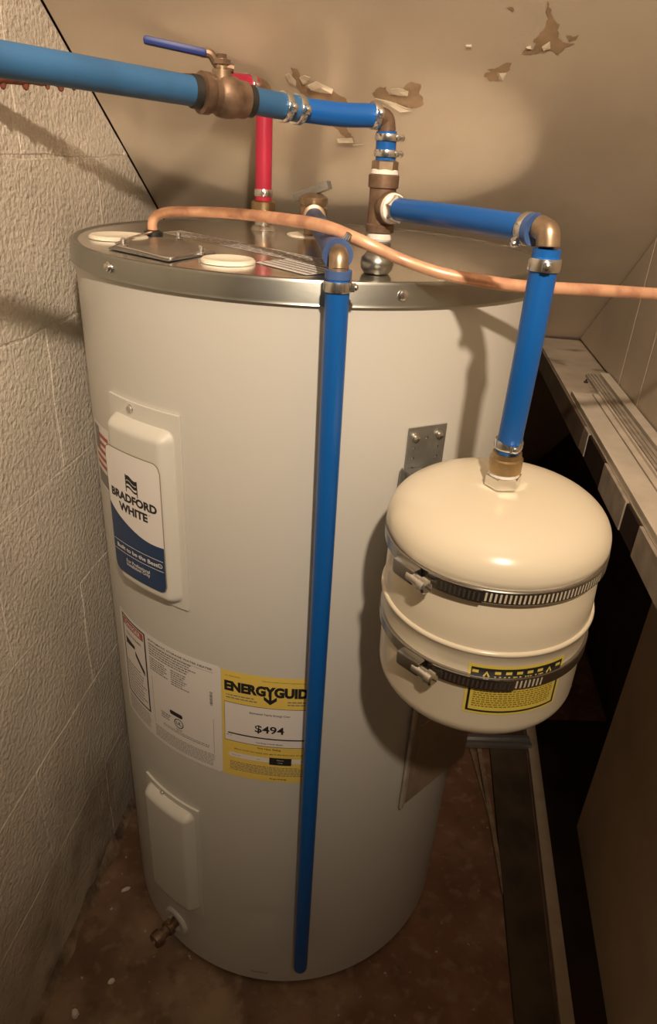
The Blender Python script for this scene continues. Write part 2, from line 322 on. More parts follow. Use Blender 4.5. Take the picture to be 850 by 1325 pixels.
# sloping ceiling: the underside of a stair
def ceilS(x, t, d=0.0):   # x to the right along the ceiling, t up the slope
    return PO + PX*x + PT*t + PN*d
PO = Vector(DATA['pframe'][0]); PX = Vector(DATA['pframe'][1]); PT = Vector(DATA['pframe'][2]); PN = PX.cross(PT) * 1.0
if PN.z > 0: PN = -PN
def ceil_pt(x, y, d=0.0): p = V(x, y, 0); p.z = ceil_z(p); return p + PN*d
mb = MB(); c4 = [(-0.3344+0.1322*1.9+0.0028, 1.9), (1.1, 1.9), (1.1, -1.3), (-0.3344-0.1322*1.3+0.0028, -1.3)]
mb.add([ceil_pt(x, y, 0) for x, y in c4] + [ceil_pt(x, y, -0.015) for x, y in c4], [(0,1,2,3),(4,7,6,5),(0,4,5,1),(1,5,6,2),(2,6,7,3),(3,7,4,0)])
ce = obj('ceiling', mb, 'ceil', smooth=False, kind='structure')
c5 = [(-0.3344+0.1322*1.9-0.03, 1.9), (1.1, 1.9), (1.1, -1.3), (-0.3344-0.1322*1.3-0.03, -1.3)]
mb = MB().add([ceil_pt(x, y, -0.02) for x, y in c5] + [ceil_pt(x, y, -0.05) for x, y in c5], [(0,1,2,3),(4,7,6,5),(0,4,5,1),(1,5,6,2),(2,6,7,3),(3,7,4,0)])
obj('ceiling_backing', mb, 'dark', ce, smooth=False, label='dark gap behind the ceiling board')
for k, poly in DATA['patch'].items():
    is_fl = 'flake' in k; mb = MB(); n = len(poly); cx = sum(p[0] for p in poly)/n; cy = sum(p[1] for p in poly)/n
    if not is_fl:
        rough = []
        for i in range(n):
            a, b = poly[i], poly[(i+1) % n]; rough.append(a)
            L = math.hypot(b[0]-a[0], b[1]-a[1])
            for q in range(1, 3): rough.append((a[0]+(b[0]-a[0])*q/3+random.uniform(-.15, .15)*L, a[1]+(b[1]-a[1])*q/3+random.uniform(-.15, .15)*L))
        mb.add([ceilS(x, t, 0.0006) for x, t in rough], [tuple(range(len(rough)))])
        mb.flat = True
        obj('bare_patch', mb, 'peel', ce, smooth=False, label='brown bare patch where paint peeled off')
    else:
        sz = max(p[0] for p in poly)-min(p[0] for p in poly); hs = [random.uniform(0.02, 0.16)*min(sz, .03)+.0006 for _ in poly]
        top = [ceilS(x, t, hgt) for (x, t), hgt in zip(poly, hs)]; bot = [p - PN*0.0006 for p in top]
        c = ceilS(cx, cy, 0.0022); mb.add(top + bot + [c, c-PN*0.0008], [(i, (i+1) % n, 2*n) for i in range(n)] + [((i+1) % n+n, i+n, 2*n+1) for i in range(n)] + [(i, i+n, (i+1) % n+n, (i+1) % n) for i in range(n)])
        obj('paint_flake', mb, 'flake', ce, smooth=False, label='pale curled flake of loose paint')
# right wall of vertical boards above the ledge, dark behind its joints
LZ = 0.853
poly = clip2([(-0.15, LZ), (1.9, LZ), (1.9, 2.4), (-0.15, 2.4)], ceilR)
wr = obj('wall_right', slab(MB(), poly, wallR, -0.05, -0.012), 'dark', smooth=False, kind='structure')
for k in range(-1, 14):
    a = 0.3755 + 0.1245*k if k >= 0 else 0.002; b = 0.3755 + 0.1245*(k+1) - 0.0022
    if b < a+0.01: continue
    pl = clip2([(a, LZ+0.004), (b, LZ+0.004), (b, 2.4), (a, 2.4)], ceilR)
    if len(pl) > 2: obj('panel', slab(MB(), pl, wallR, -0.011, 0.0, 0.0018), 'panel', wr, smooth=False)
# the recess under the ledge
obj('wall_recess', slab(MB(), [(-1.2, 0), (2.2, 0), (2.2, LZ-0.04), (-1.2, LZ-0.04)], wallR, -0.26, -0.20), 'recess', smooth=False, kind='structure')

# ============================================================ LEDGE AND WHAT LIES ON IT
t = thing('ledge', wallR(0.5, LZ-0.04), 'long dusty painted wood ledge under the panelled wall on the right', 'ledge')
obj('ledge_top', slab(MB(), [(0.0, 0.097), (2.0, 0.097), (2.0, -0.19), (0.0, -0.19)], lambda s, w_, d: wallR(s, LZ+d, w_), -0.038, -0.0005), 'ledge', t, smooth=False)
fb = lambda s, z_, d: wallR(s, LZ+z_, 0.0975+d)
def face(s0, s1, z0, z1, m, name, d=0.004, label=None): obj(name, slab(MB(), [(s0, z0), (s1, z0), (s1, z1), (s0, z1)], fb, 0.0, d, 0.0006), m, t, smooth=False, label=label)
face(0.0, 0.60, -0.040, -0.002, 'ledge_front', 'front_board')
face(0.602, 0.635, -0.038, -0.001, 'strip_grey', 'front_board', 0.004)
face(0.637, 0.745, -0.040, -0.002, 'recess', 'front_board', 0.0032, 'dark stretch of the front edge')
face(0.747, 0.865, -0.040, -0.001, 'strip_grey', 'front_board', 0.0045, 'pale grey stretch of the front edge')
face(0.867, 0.925, -0.040, -0.002, 'recess', 'front_board', 0.0032, 'dark stretch of the front edge')
face(0.927, 2.0, -0.040, -0.001, 'strip_grey', 'front_board', 0.0045, 'pale grey stretch of the front edge')
def lay(name, s0, s1, w0, w1, z0, z1, m, parent=None, skew=0.0, **kw):
    return obj(name, slab(MB(), [(s0, w0), (s1, w0+skew), (s1, w1+skew), (s0, w1)], lambda s, w_, d: wallR(s, LZ+d, w_), z0, z1, 0.0008), m, parent, smooth=False, **kw)
o = thing('trim_strip', wallR(0.9, LZ, 0.08), 'widest white trim strip lying along the front edge of the ledge', 'trim strip', 'loose strips lying on the ledge')
lay('strip_body', 0.445, 1.95, 0.062, 0.096, 0.0, 0.006, 'strip', o)
lay('raised_edge', 0.45, 1.95, 0.0925, 0.0965, 0.006, 0.009, 'strip', o)
o = thing('trim_strip', wallR(0.9, LZ, 0.045), 'grooved narrow white trim strip second from the ledge front', 'trim strip', 'loose strips lying on the ledge')
lay('strip_body', 0.44, 1.95, 0.047, 0.0585, 0.0, 0.005, 'strip', o)
lay('raised_edge', 0.44, 1.95, 0.047, 0.0495, 0.005, 0.009, 'strip', o)
o = thing('trim_strip', wallR(0.9, LZ, 0.03), 'dull grey ribbed trim strip between the white ones on the ledge', 'trim strip', 'loose strips lying on the ledge')
lay('strip_body', 0.31, 1.95, 0.0225, 0.0455, 0.0, 0.005, 'strip_grey', o)
for w_ in (0.029, 0.0355, 0.0415): lay('rib', 0.312, 1.95, w_-0.001, w_+0.001, 0.005, 0.0068, 'strip_grey', o)
lay('trim_strip', 0.305, 1.95, 0.003, 0.0195, 0.0, 0.0085, 'strip', label='pale trim strip lying against the foot of the panelled wall', cat='trim strip', group='loose strips lying on the ledge')
obj('screw', MB().lathe([(0.0042, 0), (0.004, 0.002), (0.0018, 0.003), (0.0018, 0.006)], 12, frame(wallR(0.355, LZ, 0.053), (0, 0, 1))), 'dark', label='small dark screw standing at the far end of the ledge strips', cat='screw')

# ============================================================ FLOOR THINGS ON THE RIGHT
t = thing('floor_board', (0.45, 0.0, 0), 'dark old board lying flat on the floor right of the heater', 'board')
obj('board_body', MB().add([(0.468, 0.30, 0), (0.555, 0.30, 0), (0.433, -0.34, 0), (0.33, -0.90, 0), (0.26, -0.90, 0), (0.369, -0.332, 0)] + [(x, y, .012) for x, y in ((0.468, 0.30), (0.555, 0.30), (0.433, -0.34), (0.33, -0.90), (0.26, -0.90), (0.369, -0.332))],
    [(5,4,3,2,1,0), (6,7,8,9,10,11)] + [(i, (i+1) % 6, (i+1) % 6+6, i+6) for i in range(6)]), 'sill', t, smooth=False)
def bar(name, p, q, wd, z0, z1, m, wd2=None, **kw):
    p, q = Vector(p), Vector(q); d = (q-p).normalized(); n = V(-d.y, d.x, 0); w2 = wd if wd2 is None else wd2
    b = [p+n*wd/2, p-n*wd/2, q-n*w2/2, q+n*w2/2]
    return obj(name, MB().add([(v.x, v.y, z0) for v in b] + [(v.x, v.y, z1) for v in b], [(0,1,2,3),(4,7,6,5),(0,4,5,1),(1,5,6,2),(2,6,7,3),(3,7,4,0)]), m, smooth=False, **kw)
bar('metal_strip', (0.5725, 0.31, 0), (0.345, -0.90, 0), 0.022, 0.0, 0.016, 'tan', label='long tan metal strip on the floor beside the brown wall sheet', cat='strip')
bar('wood_lath', (0.432, 0.232, 0), (0.404, -0.122, 0), 0.010, 0.0, 0.010, 'lath', wd2=0.008, label='longer raw wood lath lying along the edge of the dark floor board', cat='lath', group='thin laths on the floor')
bar('wood_lath', (0.414, 0.232, 0), (0.414, 0.045, 0), 0.008, 0.0, 0.007, 'lath', wd2=0.002, label='short splintered lath converging with the longer lath on the floor', cat='lath', group='thin laths on the floor')
t = thing('aluminium_track', (0.47, 0.26, 0), 'grey ribbed aluminium track across the floor behind the boards', 'track')
for q, (y0, y1, h_) in enumerate(((0.223, 0.232, 0.022), (0.2325, 0.243, 0.018), (0.2435, 0.254, 0.022))):
    obj('rail', MB().box((0.385, y0, 0.012 if 0 else 0.0125), (0.552, y1, 0.0125+h_-0.008), ch=0.0012), 'alu', t)
# brown sheet standing upright under the ledge
sp = [(0.594, 0.03), (0.52, -0.331), (0.40, -0.90), (0.30, -1.4)]
mb = MB(); zt = LZ-0.042
for i in range(3):
    (x0, y0), (x1, y1) = sp[i], sp[i+1]; ox, oy = 0.012, -0.002
    mb.add([(x0,y0,0),(x1,y1,0),(x1+ox,y1+oy,0),(x0+ox,y0+oy,0),(x0,y0,zt),(x1,y1,zt),(x1+ox,y1+oy,zt),(x0+ox,y0+oy,zt)], [(0,3,2,1),(4,5,6,7),(0,1,5,4),(2,3,7,6),(3,0,4,7)] + ([(1,2,6,5)] if i == 2 else []))
obj('wall_sheet', mb, 'sheet', smooth=False, label='tall brown sheet standing upright beneath the ledge at lower right', cat='sheet')
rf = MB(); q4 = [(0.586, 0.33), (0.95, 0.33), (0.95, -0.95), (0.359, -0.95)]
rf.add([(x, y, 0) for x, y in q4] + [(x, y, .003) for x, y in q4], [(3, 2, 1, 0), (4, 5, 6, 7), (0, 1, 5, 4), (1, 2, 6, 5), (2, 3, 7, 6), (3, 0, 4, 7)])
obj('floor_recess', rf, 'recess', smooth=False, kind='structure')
# debris
def chip(p, sx, sy, h_, ang, label, m='chip'):
    n = 7; mb = MB(); top = []; bot = []
    for i in range(n):
        a = 2*math.pi*i/n; r = random.uniform(.75, 1.1); x = math.cos(a)*sx*r; y = math.sin(a)*sy*r
        X = p[0]+x*math.cos(ang)-y*math.sin(ang); Y = p[1]+x*math.sin(ang)+y*math.cos(ang); bot.append((X, Y, 0)); top.append((p[0]+(X-p[0])*.75, p[1]+(Y-p[1])*.75, h_*random.uniform(.8, 1.1)))
    mb.add(bot+top, [tuple(reversed(range(n))), tuple(range(n, 2*n))] + [(i, (i+1) % n, (i+1) % n+n, i+n) for i in range(n)])
    obj('paint_chip', mb, m, smooth=False, label=label, cat='debris', group='chips on the floor')
chip((-0.290, -0.123), .009, .004, .004, .5, 'white chip on the floor level with the drain valve')
chip((-0.275, -0.278), .006, .005, .003, .2, 'small pale chip on the floor left of the heater, middle one of three')
chip((-0.318, -0.325), .010, .006, .005, 1.9, 'pale chip lying at the foot of the block wall near the bottom edge')

# ============================================================ WATER HEATER
R = 0.28; H = 1.1036
hw = thing('water_heater', (0, 0, 0), 'tall cream-grey cylindrical electric water heater with galvanised lid and labels', 'water heater')
# jacket with a shallow dent
mb = MB(); zs = [0.010, 0.012, 0.02] + [0.04+0.012*i for i in range(22)] + [0.31+0.11*i for i in range(7)] + [1.085]; NS = 144; vs = []; fs = []
for zz in zs:
    for i in range(NS):
        a = 2*math.pi*i/NS; r = R if zz > 0.011 else R-0.003
        da = (math.degrees(a)-360+97+180) % 360-180
        r -= 0.0022*math.exp(-(da/3.2)**2-((zz-0.186)/0.014)**2) - 0.0012*math.exp(-(da/3.5)**2-((zz-0.205)/0.010)**2)
        vs.append((r*math.cos(a), r*math.sin(a), zz))
for j in range(len(zs)-1):
    for i in range(NS): k = (i+1) % NS; fs.append((j*NS+i, j*NS+k, (j+1)*NS+k, (j+1)*NS+i))
fs.append(tuple(reversed(range(NS)))); obj('jacket', mb.add(vs, fs), 'jacket', hw)
obj('base_ring', MB().lathe([(R-0.010, 0.0), (R-0.006, 0.002), (R-0.006, 0.012)], 96), 'dark', hw, label='dark recessed ring at the foot')
RL = R+0.004
obj('lid_band', MB().lathe([(R+0.0003, 1.082), (RL+0.001, 1.0815), (RL, 1.084), (RL, H-0.003), (RL-0.0012, H-0.0005), (RL-0.004, H), (RL-0.007, H-0.0015), (RL-0.02, H-0.006)], 144), 'galv_band', hw)
obj('lid', MB().lathe([(RL-0.0075, H-0.004), (RL-0.009, H-0.0016), (0.20, H-0.0008), (0.0001, H-0.0005)], 144), 'galv', hw)
def screw_on(parent, p, n, r=0.0045, m='steel', h_=0.003, name='screw'):
    hd = obj(name, MB().lathe([(r*1.25, 0), (r*1.25, h_*0.25), (r, h_*0.3), (r*0.92, h_), (r*0.5, h_*1.15)], 12, frame(p, n)), m, parent)
    return hd
def cylp(az, z_, r=R): a = math.radians(az); return V(r*math.cos(a), r*math.sin(a), z_)
def cyln(az): a = math.radians(az); return V(math.cos(a), math.sin(a), 0)
for az_ in (-133.6, -73.0, -13, 47, 107, 167): screw_on(hw, cylp(az_, 1.0925, RL), cyln(az_), 0.0042, h_=0.0035)
# round caps, junction plate and stickers on the lid
def lid_disc(p, r, m, name, lab=None, h_=0.004):
    obj(name, MB().lathe([(r, 0), (r, h_*0.5), (r*0.93, h_), (r*0.80, h_*0.9), (r*0.72, h_*0.55), (0.0001, h_*0.5)], 40, Matrix.Translation((p[0], p[1], H-0.0008))), m, hw, label=lab)
lid_disc((-0.221, -0.065), 0.033, 'cream', 'round_cap', 'round cream plastic cap')
lid_disc((-0.081, -0.203), 0.0265, 'cream', 'round_cap', 'round cream plastic cap')
lid_disc((-0.0008, 0.0776), 0.034, 'cream', 'seal_ring', 'pale seal around the relief valve', 0.002)
pp = [(-0.208, -0.158), (-0.135, -0.222), (-0.100, -0.150), (-0.128, -0.095), (-0.165, -0.045), (-0.205, -0.045)]
def flat(mb, pts, z0, z1):
    n = len(pts); mb.add([(x, y, z0) for x, y in pts] + [(x, y, z1) for x, y in pts], [tuple(reversed(range(n))), tuple(range(n, 2*n))] + [(i, (i+1) % n, (i+1) % n+n, i+n) for i in range(n)]); return mb
jp = obj('junction_plate', flat(MB(), pp, H-0.0005, H+0.0006), 'plate', hw, smooth=False, label='dull metal junction cover plate')
obj('raised_lip', MB().tube([(-0.200, -0.150, H+0.0015), (-0.168, -0.182, H+0.0015), (-0.137, -0.215, H+0.0015), (-0.128, -0.200, H+0.0015), (-0.110, -0.165, H+0.002)], 0.0013, 8), 'steel', jp)
obj('ground_strip', MB().tube([(-0.206, -0.135, H+0.002), (-0.199, -0.09, H+0.004), (-0.188, -0.045, H+0.005)], 0.0014, 8), 'steel', jp, label='bright bare wire across the plate')
for x, y in ((-0.1958, -0.1452), (-0.1122, -0.1702), (-0.1540, -0.0605)):
    s_ = obj('post', MB().lathe([(0.0048, 0), (0.0048, .002), (0.0028, .003), (0.0028, .0075), (.0015, .009)], 12, Matrix.Translation((x, y, H+0.0004))), 'steel', jp)
obj('grommet', MB().lathe([(0.011, 0), (0.011, .005), (0.007, .007), (0.005, .007)], 20, Matrix.Translation((-0.1885, -0.0325, H-0.0003))), 'rubber', hw, label='black grommet where the copper tube enters')
def lid_label(pts, m, lines=True, lab=None):
    (x0, y0), (x1, y1), (x2, y2), (x3, y3) = pts
    f = lambda u, v, h=0: V(x0+(x1-x0)*u, y0+(y1-y0)*u, H-0.0003) + V((x3-x0)*v, (y3-y0)*v, h)
    mb = MB(); strip(mb, f, 0, 1, 0, 1, 0.0, n=6); o = obj('lid_sticker', mb, m, hw, smooth=False, label=lab)
    if lines:
        mb = MB(); L = math.hypot(x1-x0, y1-y0)
        for i in range(4):
            u = 0.03
            while u < 0.95:
                wd = random.uniform(.02, .06); strip(mb, f, u, min(.97, u+wd), 0.14+i*0.21, 0.14+i*0.21+0.08, 0.0003, n=1); u += wd+.012
        obj('print', mb, 'grey_ink', o, smooth=False, kind='stuff')
lid_label([(-0.189, 0.012), (0.018, -0.208), (0.042, -0.184), (-0.170, 0.046)], 'clear_label', lab='long dusty clear sticker')
lid_label([(-0.056, -0.196), (-0.004, -0.258), (0.020, -0.226), (-0.026, -0.162)], 'white', lab='small printed white sticker')

# access covers
def cover(z0, z1, f0, f1, name):
    a0, a1 = -137.6, -118.0
    U = math.radians(a1-a0)*R; sf = heater_surf(a0, 0, R); mb = MB(); nx, nz = 34, 60; vs = []; fs = []
    fl_ = MB(); fo = heater_surf(a0, 0, R); g = 0.007
    vs = []; 
    for hh in (0.0003, 0.0036):
        for j in range(2):
            for i in range(13): vs.append(fo(-g+(U+2*g)*i/12, (f0, f1)[j], hh))
    fs = [];
    for i in range(12):
        fs += [(26+i, 27+i, 40+i, 39+i), (i, i+1, 27+i, 26+i), (13+i, 39+i, 40+i, 14+i)]
    fs += [(0, 26, 39, 13), (12, 25, 51, 38)]
    root = obj(name, fl_.add(vs, fs), 'cover', hw)
    vs = []; fs = []; cr = 0.012
    for j in range(nz+1):
        for i in range(nx+1):
            # denser samples near the edges
            tu = 0.5-0.5*math.cos(math.pi*i/nx); tv = 0.5-0.5*math.cos(math.pi*j/nz)
            u = tu*U; v_ = z0+(z1-z0)*tv
            du = min(u, U-u); dv = min(v_-z0, z1-v_)
            d = min(du, dv)
            if du < cr and dv < cr: d = max(0, cr-math.hypot(cr-du, cr-dv))
            k = min(1, d/cr); hgt = 0.0036+0.0137*math.sin(k*math.pi/2)**0.8
            vs.append(fo(u, v_, hgt))
    for j in range(nz):
        for i in range(nx): q = j*(nx+1)+i; fs.append((q, q+1, q+nx+2, q+nx+1))
    obj('raised_panel', MB().add(vs, fs), 'cover', root, ang=60)
    zs_ = f1-0.008; screw_on(root, cylp(-130.6, zs_, R+0.0028), cyln(-130.6), 0.004)
    return root
uc = cover(0.729, 0.9425, 0.722, 0.9605, 'access_cover')
lc = cover(0.147, 0.368, 0.137, 0.377, 'access_cover')
# brand label on the upper cover
r_ = R+0.0178; a0 = -137.3; W_ = math.radians(17.3)*r_; Hh = 0.160; sf = heater_surf(a0, 0.7475, r_)
lo, hi = rrect(-0.0012, W_+0.0012, -0.0012, Hh+0.0012, 0.011); mb = strip(MB(), sf, -0.0012, W_+0.0012, lo, hi, -0.0001, n=40)
bl = obj('brand_label', mb, 'label_edge', uc, smooth=False, label='white and navy brand label with black lettering')
lo, hi = rrect(0, W_, 0, Hh, 0.010); obj('white_field', strip(MB(), sf, 0, W_, lo, hi, 0.0001, n=40), 'white', bl, smooth=False)
wave = lambda u: Hh*(0.375+0.19*math.exp(-3.4*u/W_)+0.012*math.sin(u/W_*6))
obj('navy_field', strip(MB(), sf, 0, W_, lo, lambda u: min(wave(u), hi(u)), 0.0003, n=40), 'navy', bl, smooth=False)
mb = MB(); text(mb, sf, 'BRADFORD', W_*0.50, Hh*0.660, width=W_*0.86, height=Hh*0.068, bold=0.045, h=0.0004)
text(mb, sf, 'WHITE', W_*0.49, Hh*0.570, width=W_*0.55, height=Hh*0.068, bold=0.045, h=0.0004); text(mb, sf, '®', W_*0.80, Hh*0.600, height=Hh*0.012, h=0.0004)
# small three-wave pennant mark
for j in range(3):
    f0 = lambda u, j=j: Hh*(0.835-0.040*j)+0.0016*math.sin((u-W_*.40)/(W_*.22)*6.28)-0.10*(u-W_*.40)
    strip(mb, sf, W_*0.40, W_*0.62, lambda u: f0(u)-Hh*0.034*(1-0.28*j), f0, 0.0004, n=12)
strip(mb, sf, W_*0.40, W_*0.415, Hh*0.715, Hh*0.845, 0.0004, n=1); strip(mb, sf, W_*0.605, W_*0.62, Hh*0.70, Hh*0.80, 0.0004, n=1)
obj('lettering', mb, 'black', bl, smooth=False, kind='stuff')
mb = MB(); text(mb, sf, 'Built to be the Best®', W_*0.52, Hh*0.222, width=W_*0.88, height=Hh*0.036, bold=0.02, h=0.0005)
text(mb, sf, 'For Professional', W_*0.5, Hh*0.128, width=W_*0.46, bold=0.01, h=0.0005); text(mb, sf, 'Installation Only', W_*0.5, Hh*0.094, width=W_*0.46, bold=0.01, h=0.0005)
strip(mb, sf, 0.001, W_-0.002, Hh*0.262, Hh*0.266, 0.0005); strip(mb, sf, 0.001, W_-0.002, Hh*0.178, Hh*0.182, 0.0005)
obj('lettering', mb, 'white', bl, smooth=False, kind='stuff')
# striped flag sticker at the left edge
sf = heater_surf(-154.5, 0.822, R+0.0005); fg = obj('flag_sticker', strip(MB(), sf, 0, 0.058, 0, 0.085, 0), 'white', hw, smooth=False, label='sticker with red and white stripes')
mb = MB()
for j in range(5): strip(mb, sf, 0.003, 0.052, 0.028+j*0.010, 0.033+j*0.010, 0.0003)
obj('stripes', mb, 'flag_red', fg, smooth=False, kind='stuff'); mb = MB(); obj('star_field', strip(MB(), sf, 0.003, 0.022, 0.052, 0.080, 0.0005), 'grey_ink', fg, smooth=False); obj('caption_band', strip(MB(), sf, 0.002, 0.056, 0.003, 0.022, 0.0003), 'grey_ink', fg, smooth=False)
# rating and warning label
a0 = -148.5; W_ = math.radians(40.1)*R; Hh = 0.179; sf = heater_surf(a0, 0.4725, R+0.0006)
lo, hi = rrect(0, W_, 0, Hh, 0.004); rl = obj('rating_label', strip(MB(), sf, 0, W_, lo, hi, 0, n=60), 'white', hw, smooth=False, label='large white rating and danger label with fine print')
x0, x1, y0, y1 = 0.010, 0.073, 0.040, 0.174; mb = MB()
for a, b, c, d in ((x0, x1, y1-.0025, y1), (x0, x1, y0, y0+.0025), (x0, x0+.0025, y0, y1), (x1-.003, x1, y0, y1)): strip(mb, sf, a, b, c, d, 0.0002)
text(mb, sf, 'SCALD HAZARD', 0.041, 0.148, width=0.040, bold=0.01)
# hand below running water, drawn as simple dark shapes
strip(mb, sf, 0.018, 0.044, lambda u: 0.128+0.10*(u-0.018), lambda u: 0.139-0.12*(u-0.018), 0.0002, n=8)
strip(mb, sf, 0.044, 0.066, lambda u: 0.121-1.0*(u-0.044), lambda u: 0.129-1.0*(u-0.044), 0.0002, n=8)
bar_x = W_-0.012
for j in range(16): strip(mb, sf, bar_x-0.004, bar_x, 0.112+j*0.0014, 0.112+j*0.0014+random.choice((.0005, .0009)), 0.0002, n=1)
bx = 0.125; lo2, hi2 = rrect(bx-.011, bx+.011, 0.066, 0.073, 0.002); strip(mb, sf, bx-.011, bx+.011, lo2, hi2, 0.0002, n=20)
for q in range(28):
    A0, A1 = 2*math.pi*q/28, 2*math.pi*(q+1)/28; c_ = (bx+0.004, 0.0555)
    mb.add([sf(c_[0]+math.cos(A)*rr, c_[1]+math.sin(A)*rr, .0002) for A in (A0, A1) for rr in (.0066, .0080)], [(0, 1, 3, 2)])
text(mb, sf, 'UL', bx+0.004, 0.0555, height=0.006, bold=0.02); text(mb, sf, 'LISTED', bx+0.004, 0.0445, height=0.0025, bold=0.01)
text(mb, sf, 'AUTOMATIC STORAGE WATER HEATER', 0.132, 0.1705, width=0.105, height=0.0032, bold=0.015)
obj('lettering', mb, 'black', rl, smooth=False, kind='stuff')
mb = MB(); strip(mb, sf, x0+.004, x1-.005, 0.158, 0.170, 0.0002); obj('red_banner', mb, 'flag_red', rl, smooth=False)
mb = MB(); text(mb, sf, 'DANGER', 0.041, 0.164, width=0.042, height=0.008, bold=0.02, h=0.0004); obj('banner_lettering', mb, 'white', rl, smooth=False, kind='stuff')
mb = MB(); dashes(mb, sf, 0.080, 0.165, 0.166, 0.146, 5); dashes(mb, sf, 0.080, 0.115, 0.144, 0.122, 6); dashes(mb, sf, 0.120, 0.150, 0.144, 0.118, 7, ragged=.4)
dashes(mb, sf, 0.016, 0.068, 0.100, 0.046, 10, 0.35); dashes(mb, sf, 0.100, 0.180, 0.042, 0.036, 2, .4); dashes(mb, sf, 0.097, 0.115, 0.062, 0.050, 3)
strip(mb, sf, 0.082, 0.0825, 0.030, 0.112, 0.0002, n=1); strip(mb, sf, 0.184, 0.1845, 0.030, 0.090, 0.0002, n=1); strip(mb, sf, 0.080, 0.186, 0.1655, 0.1660, 0.0002)
obj('fine_print', mb, 'grey_ink', rl, smooth=False, kind='stuff')
mb = MB(); dashes(mb, sf, 0.012, 0.072, 0.036, 0.008, 9, .55, ragged=.05); dashes(mb, sf, 0.082, 0.186, 0.028, 0.006, 8, .6, ragged=.04); obj('small_print', mb, 'soft_ink', rl, smooth=False, kind='stuff')
# yellow energy label
a0 = -108.4; W_ = math.radians(25.2)*R; Hh = 0.176; sf = heater_surf(a0, 0.4725, R+0.0004)
el = obj('energy_label', strip(MB(), sf, 0, W_, 0, Hh, 0), 'yellow', hw, smooth=False, label='yellow energy label with bold black heading')
bw0, bw1 = 0.0035, W_-0.0035; mb = MB(); strip(mb, sf, bw0, bw1, Hh*0.355, Hh*0.720, 0.0002)
lo2, hi2 = rrect(0.008, W_-0.006, Hh*0.195, Hh*0.240, 0.0035); strip(mb, sf, 0.008, W_-0.008, lo2, hi2, 0.0002, n=60)
obj('white_field', mb, 'white', el, smooth=False)
mb = MB(); text(mb, sf, 'ENERGYGUIDE', W_*0.49, Hh*0.868, width=W_*0.915, height=Hh*0.092, bold=0.06)
yx = W_*0.502; strip(mb, sf, yx-.0016, yx+.0016, Hh*0.775, Hh*0.88, .0002, n=1); strip(mb, sf, yx-.008, yx, lambda u: Hh*.752+(yx-u)*0.9, lambda u: Hh*.786+(yx-u)*0.9, .0002, n=4); strip(mb, sf, yx, yx+.008, lambda u: Hh*.752+(u-yx)*0.9, lambda u: Hh*.786+(u-yx)*0.9, .0002, n=4)
text(mb, sf, '$494', W_*0.50, Hh*0.512, width=W_*0.30, height=Hh*0.080, bold=0.018, h=.0004)
strip(mb, sf, 0.008, W_-0.008, Hh*0.424, Hh*0.436, 0.0004)
text(mb, sf, 'Estimated Yearly Energy Cost', W_*0.5, Hh*0.655, width=W_*0.41, bold=0.012, h=.0004)
text(mb, sf, 'Cost Range of Similar Models', W_*0.5, Hh*0.380, width=W_*0.28, bold=0.012, h=.0004)
text(mb, sf, 'First Hour Rating', W_*0.5, Hh*0.325, width=W_*0.24, height=Hh*.022, bold=0.012)
text(mb, sf, '(How much hot water you get in the first hour of use)', W_*0.5, Hh*0.280, width=W_*0.74, height=Hh*.018, bold=0.006)
text(mb, sf, 'U.S. Government', 0.005, Hh*0.958, width=W_*0.16, bold=0.0, align='L'); text(mb, sf, 'Federal law prohibits removal of this label before consumer purchase.', W_*0.42, Hh*0.958, width=W_*0.55, bold=0.0, align='L')
strip(mb, sf, W_*0.505, W_*0.735, Hh*0.178, Hh*0.250, 0.0006, n=4)
for a, b, c, d in ((bw0, bw1, Hh*.718, Hh*.722), (bw0, bw1, Hh*.353, Hh*.357), (bw0, bw0+.0004, Hh*.355, Hh*.72)): strip(mb, sf, a, b, c, d, .0004)
text(mb, sf, 'Very Small', W_*0.15, Hh*0.218, width=W_*0.09, h=.0004); text(mb, sf, 'Low', W_*0.39, Hh*0.218, width=W_*0.035, h=.0004); text(mb, sf, 'High', W_*0.86, Hh*0.218, width=W_*0.05, h=.0004)
text(mb, sf, 'ftc.gov/energy', W_*0.60, Hh*0.030, width=W_*0.18, bold=0.01)
obj('lettering', mb, 'black', el, smooth=False, kind='stuff')
mb = MB(); dashes(mb, sf, 0.006, 0.052, Hh*0.80, Hh*0.75, 2, .4); dashes(mb, sf, 0.083, 0.128, Hh*0.80, Hh*0.75, 2, .4); dashes(mb, sf, 0.010, 0.122, Hh*0.155, Hh*0.06, 6, .45); dashes(mb, sf, 0.006, 0.014, Hh*0.415, Hh*0.400, 1)
obj('fine_print', mb, 'grey_ink', el, smooth=False, kind='stuff')
mb = MB(); text(mb, sf, 'Medium', W_*0.62, Hh*0.228, width=W_*0.07, h=.0008); text(mb, sf, 'Usage', W_*0.62, Hh*0.202, width=W_*0.05, h=.0008); obj('reversed_lettering', mb, 'white', el, smooth=False, kind='stuff')
mb = MB(); sf = heater_surf(-100.5, 0.030, R+0.0003); strip(mb, sf, 0, 0.028, 0, 0.005, 0); obj('scuff_mark', mb, 'soft_ink', hw, smooth=False)
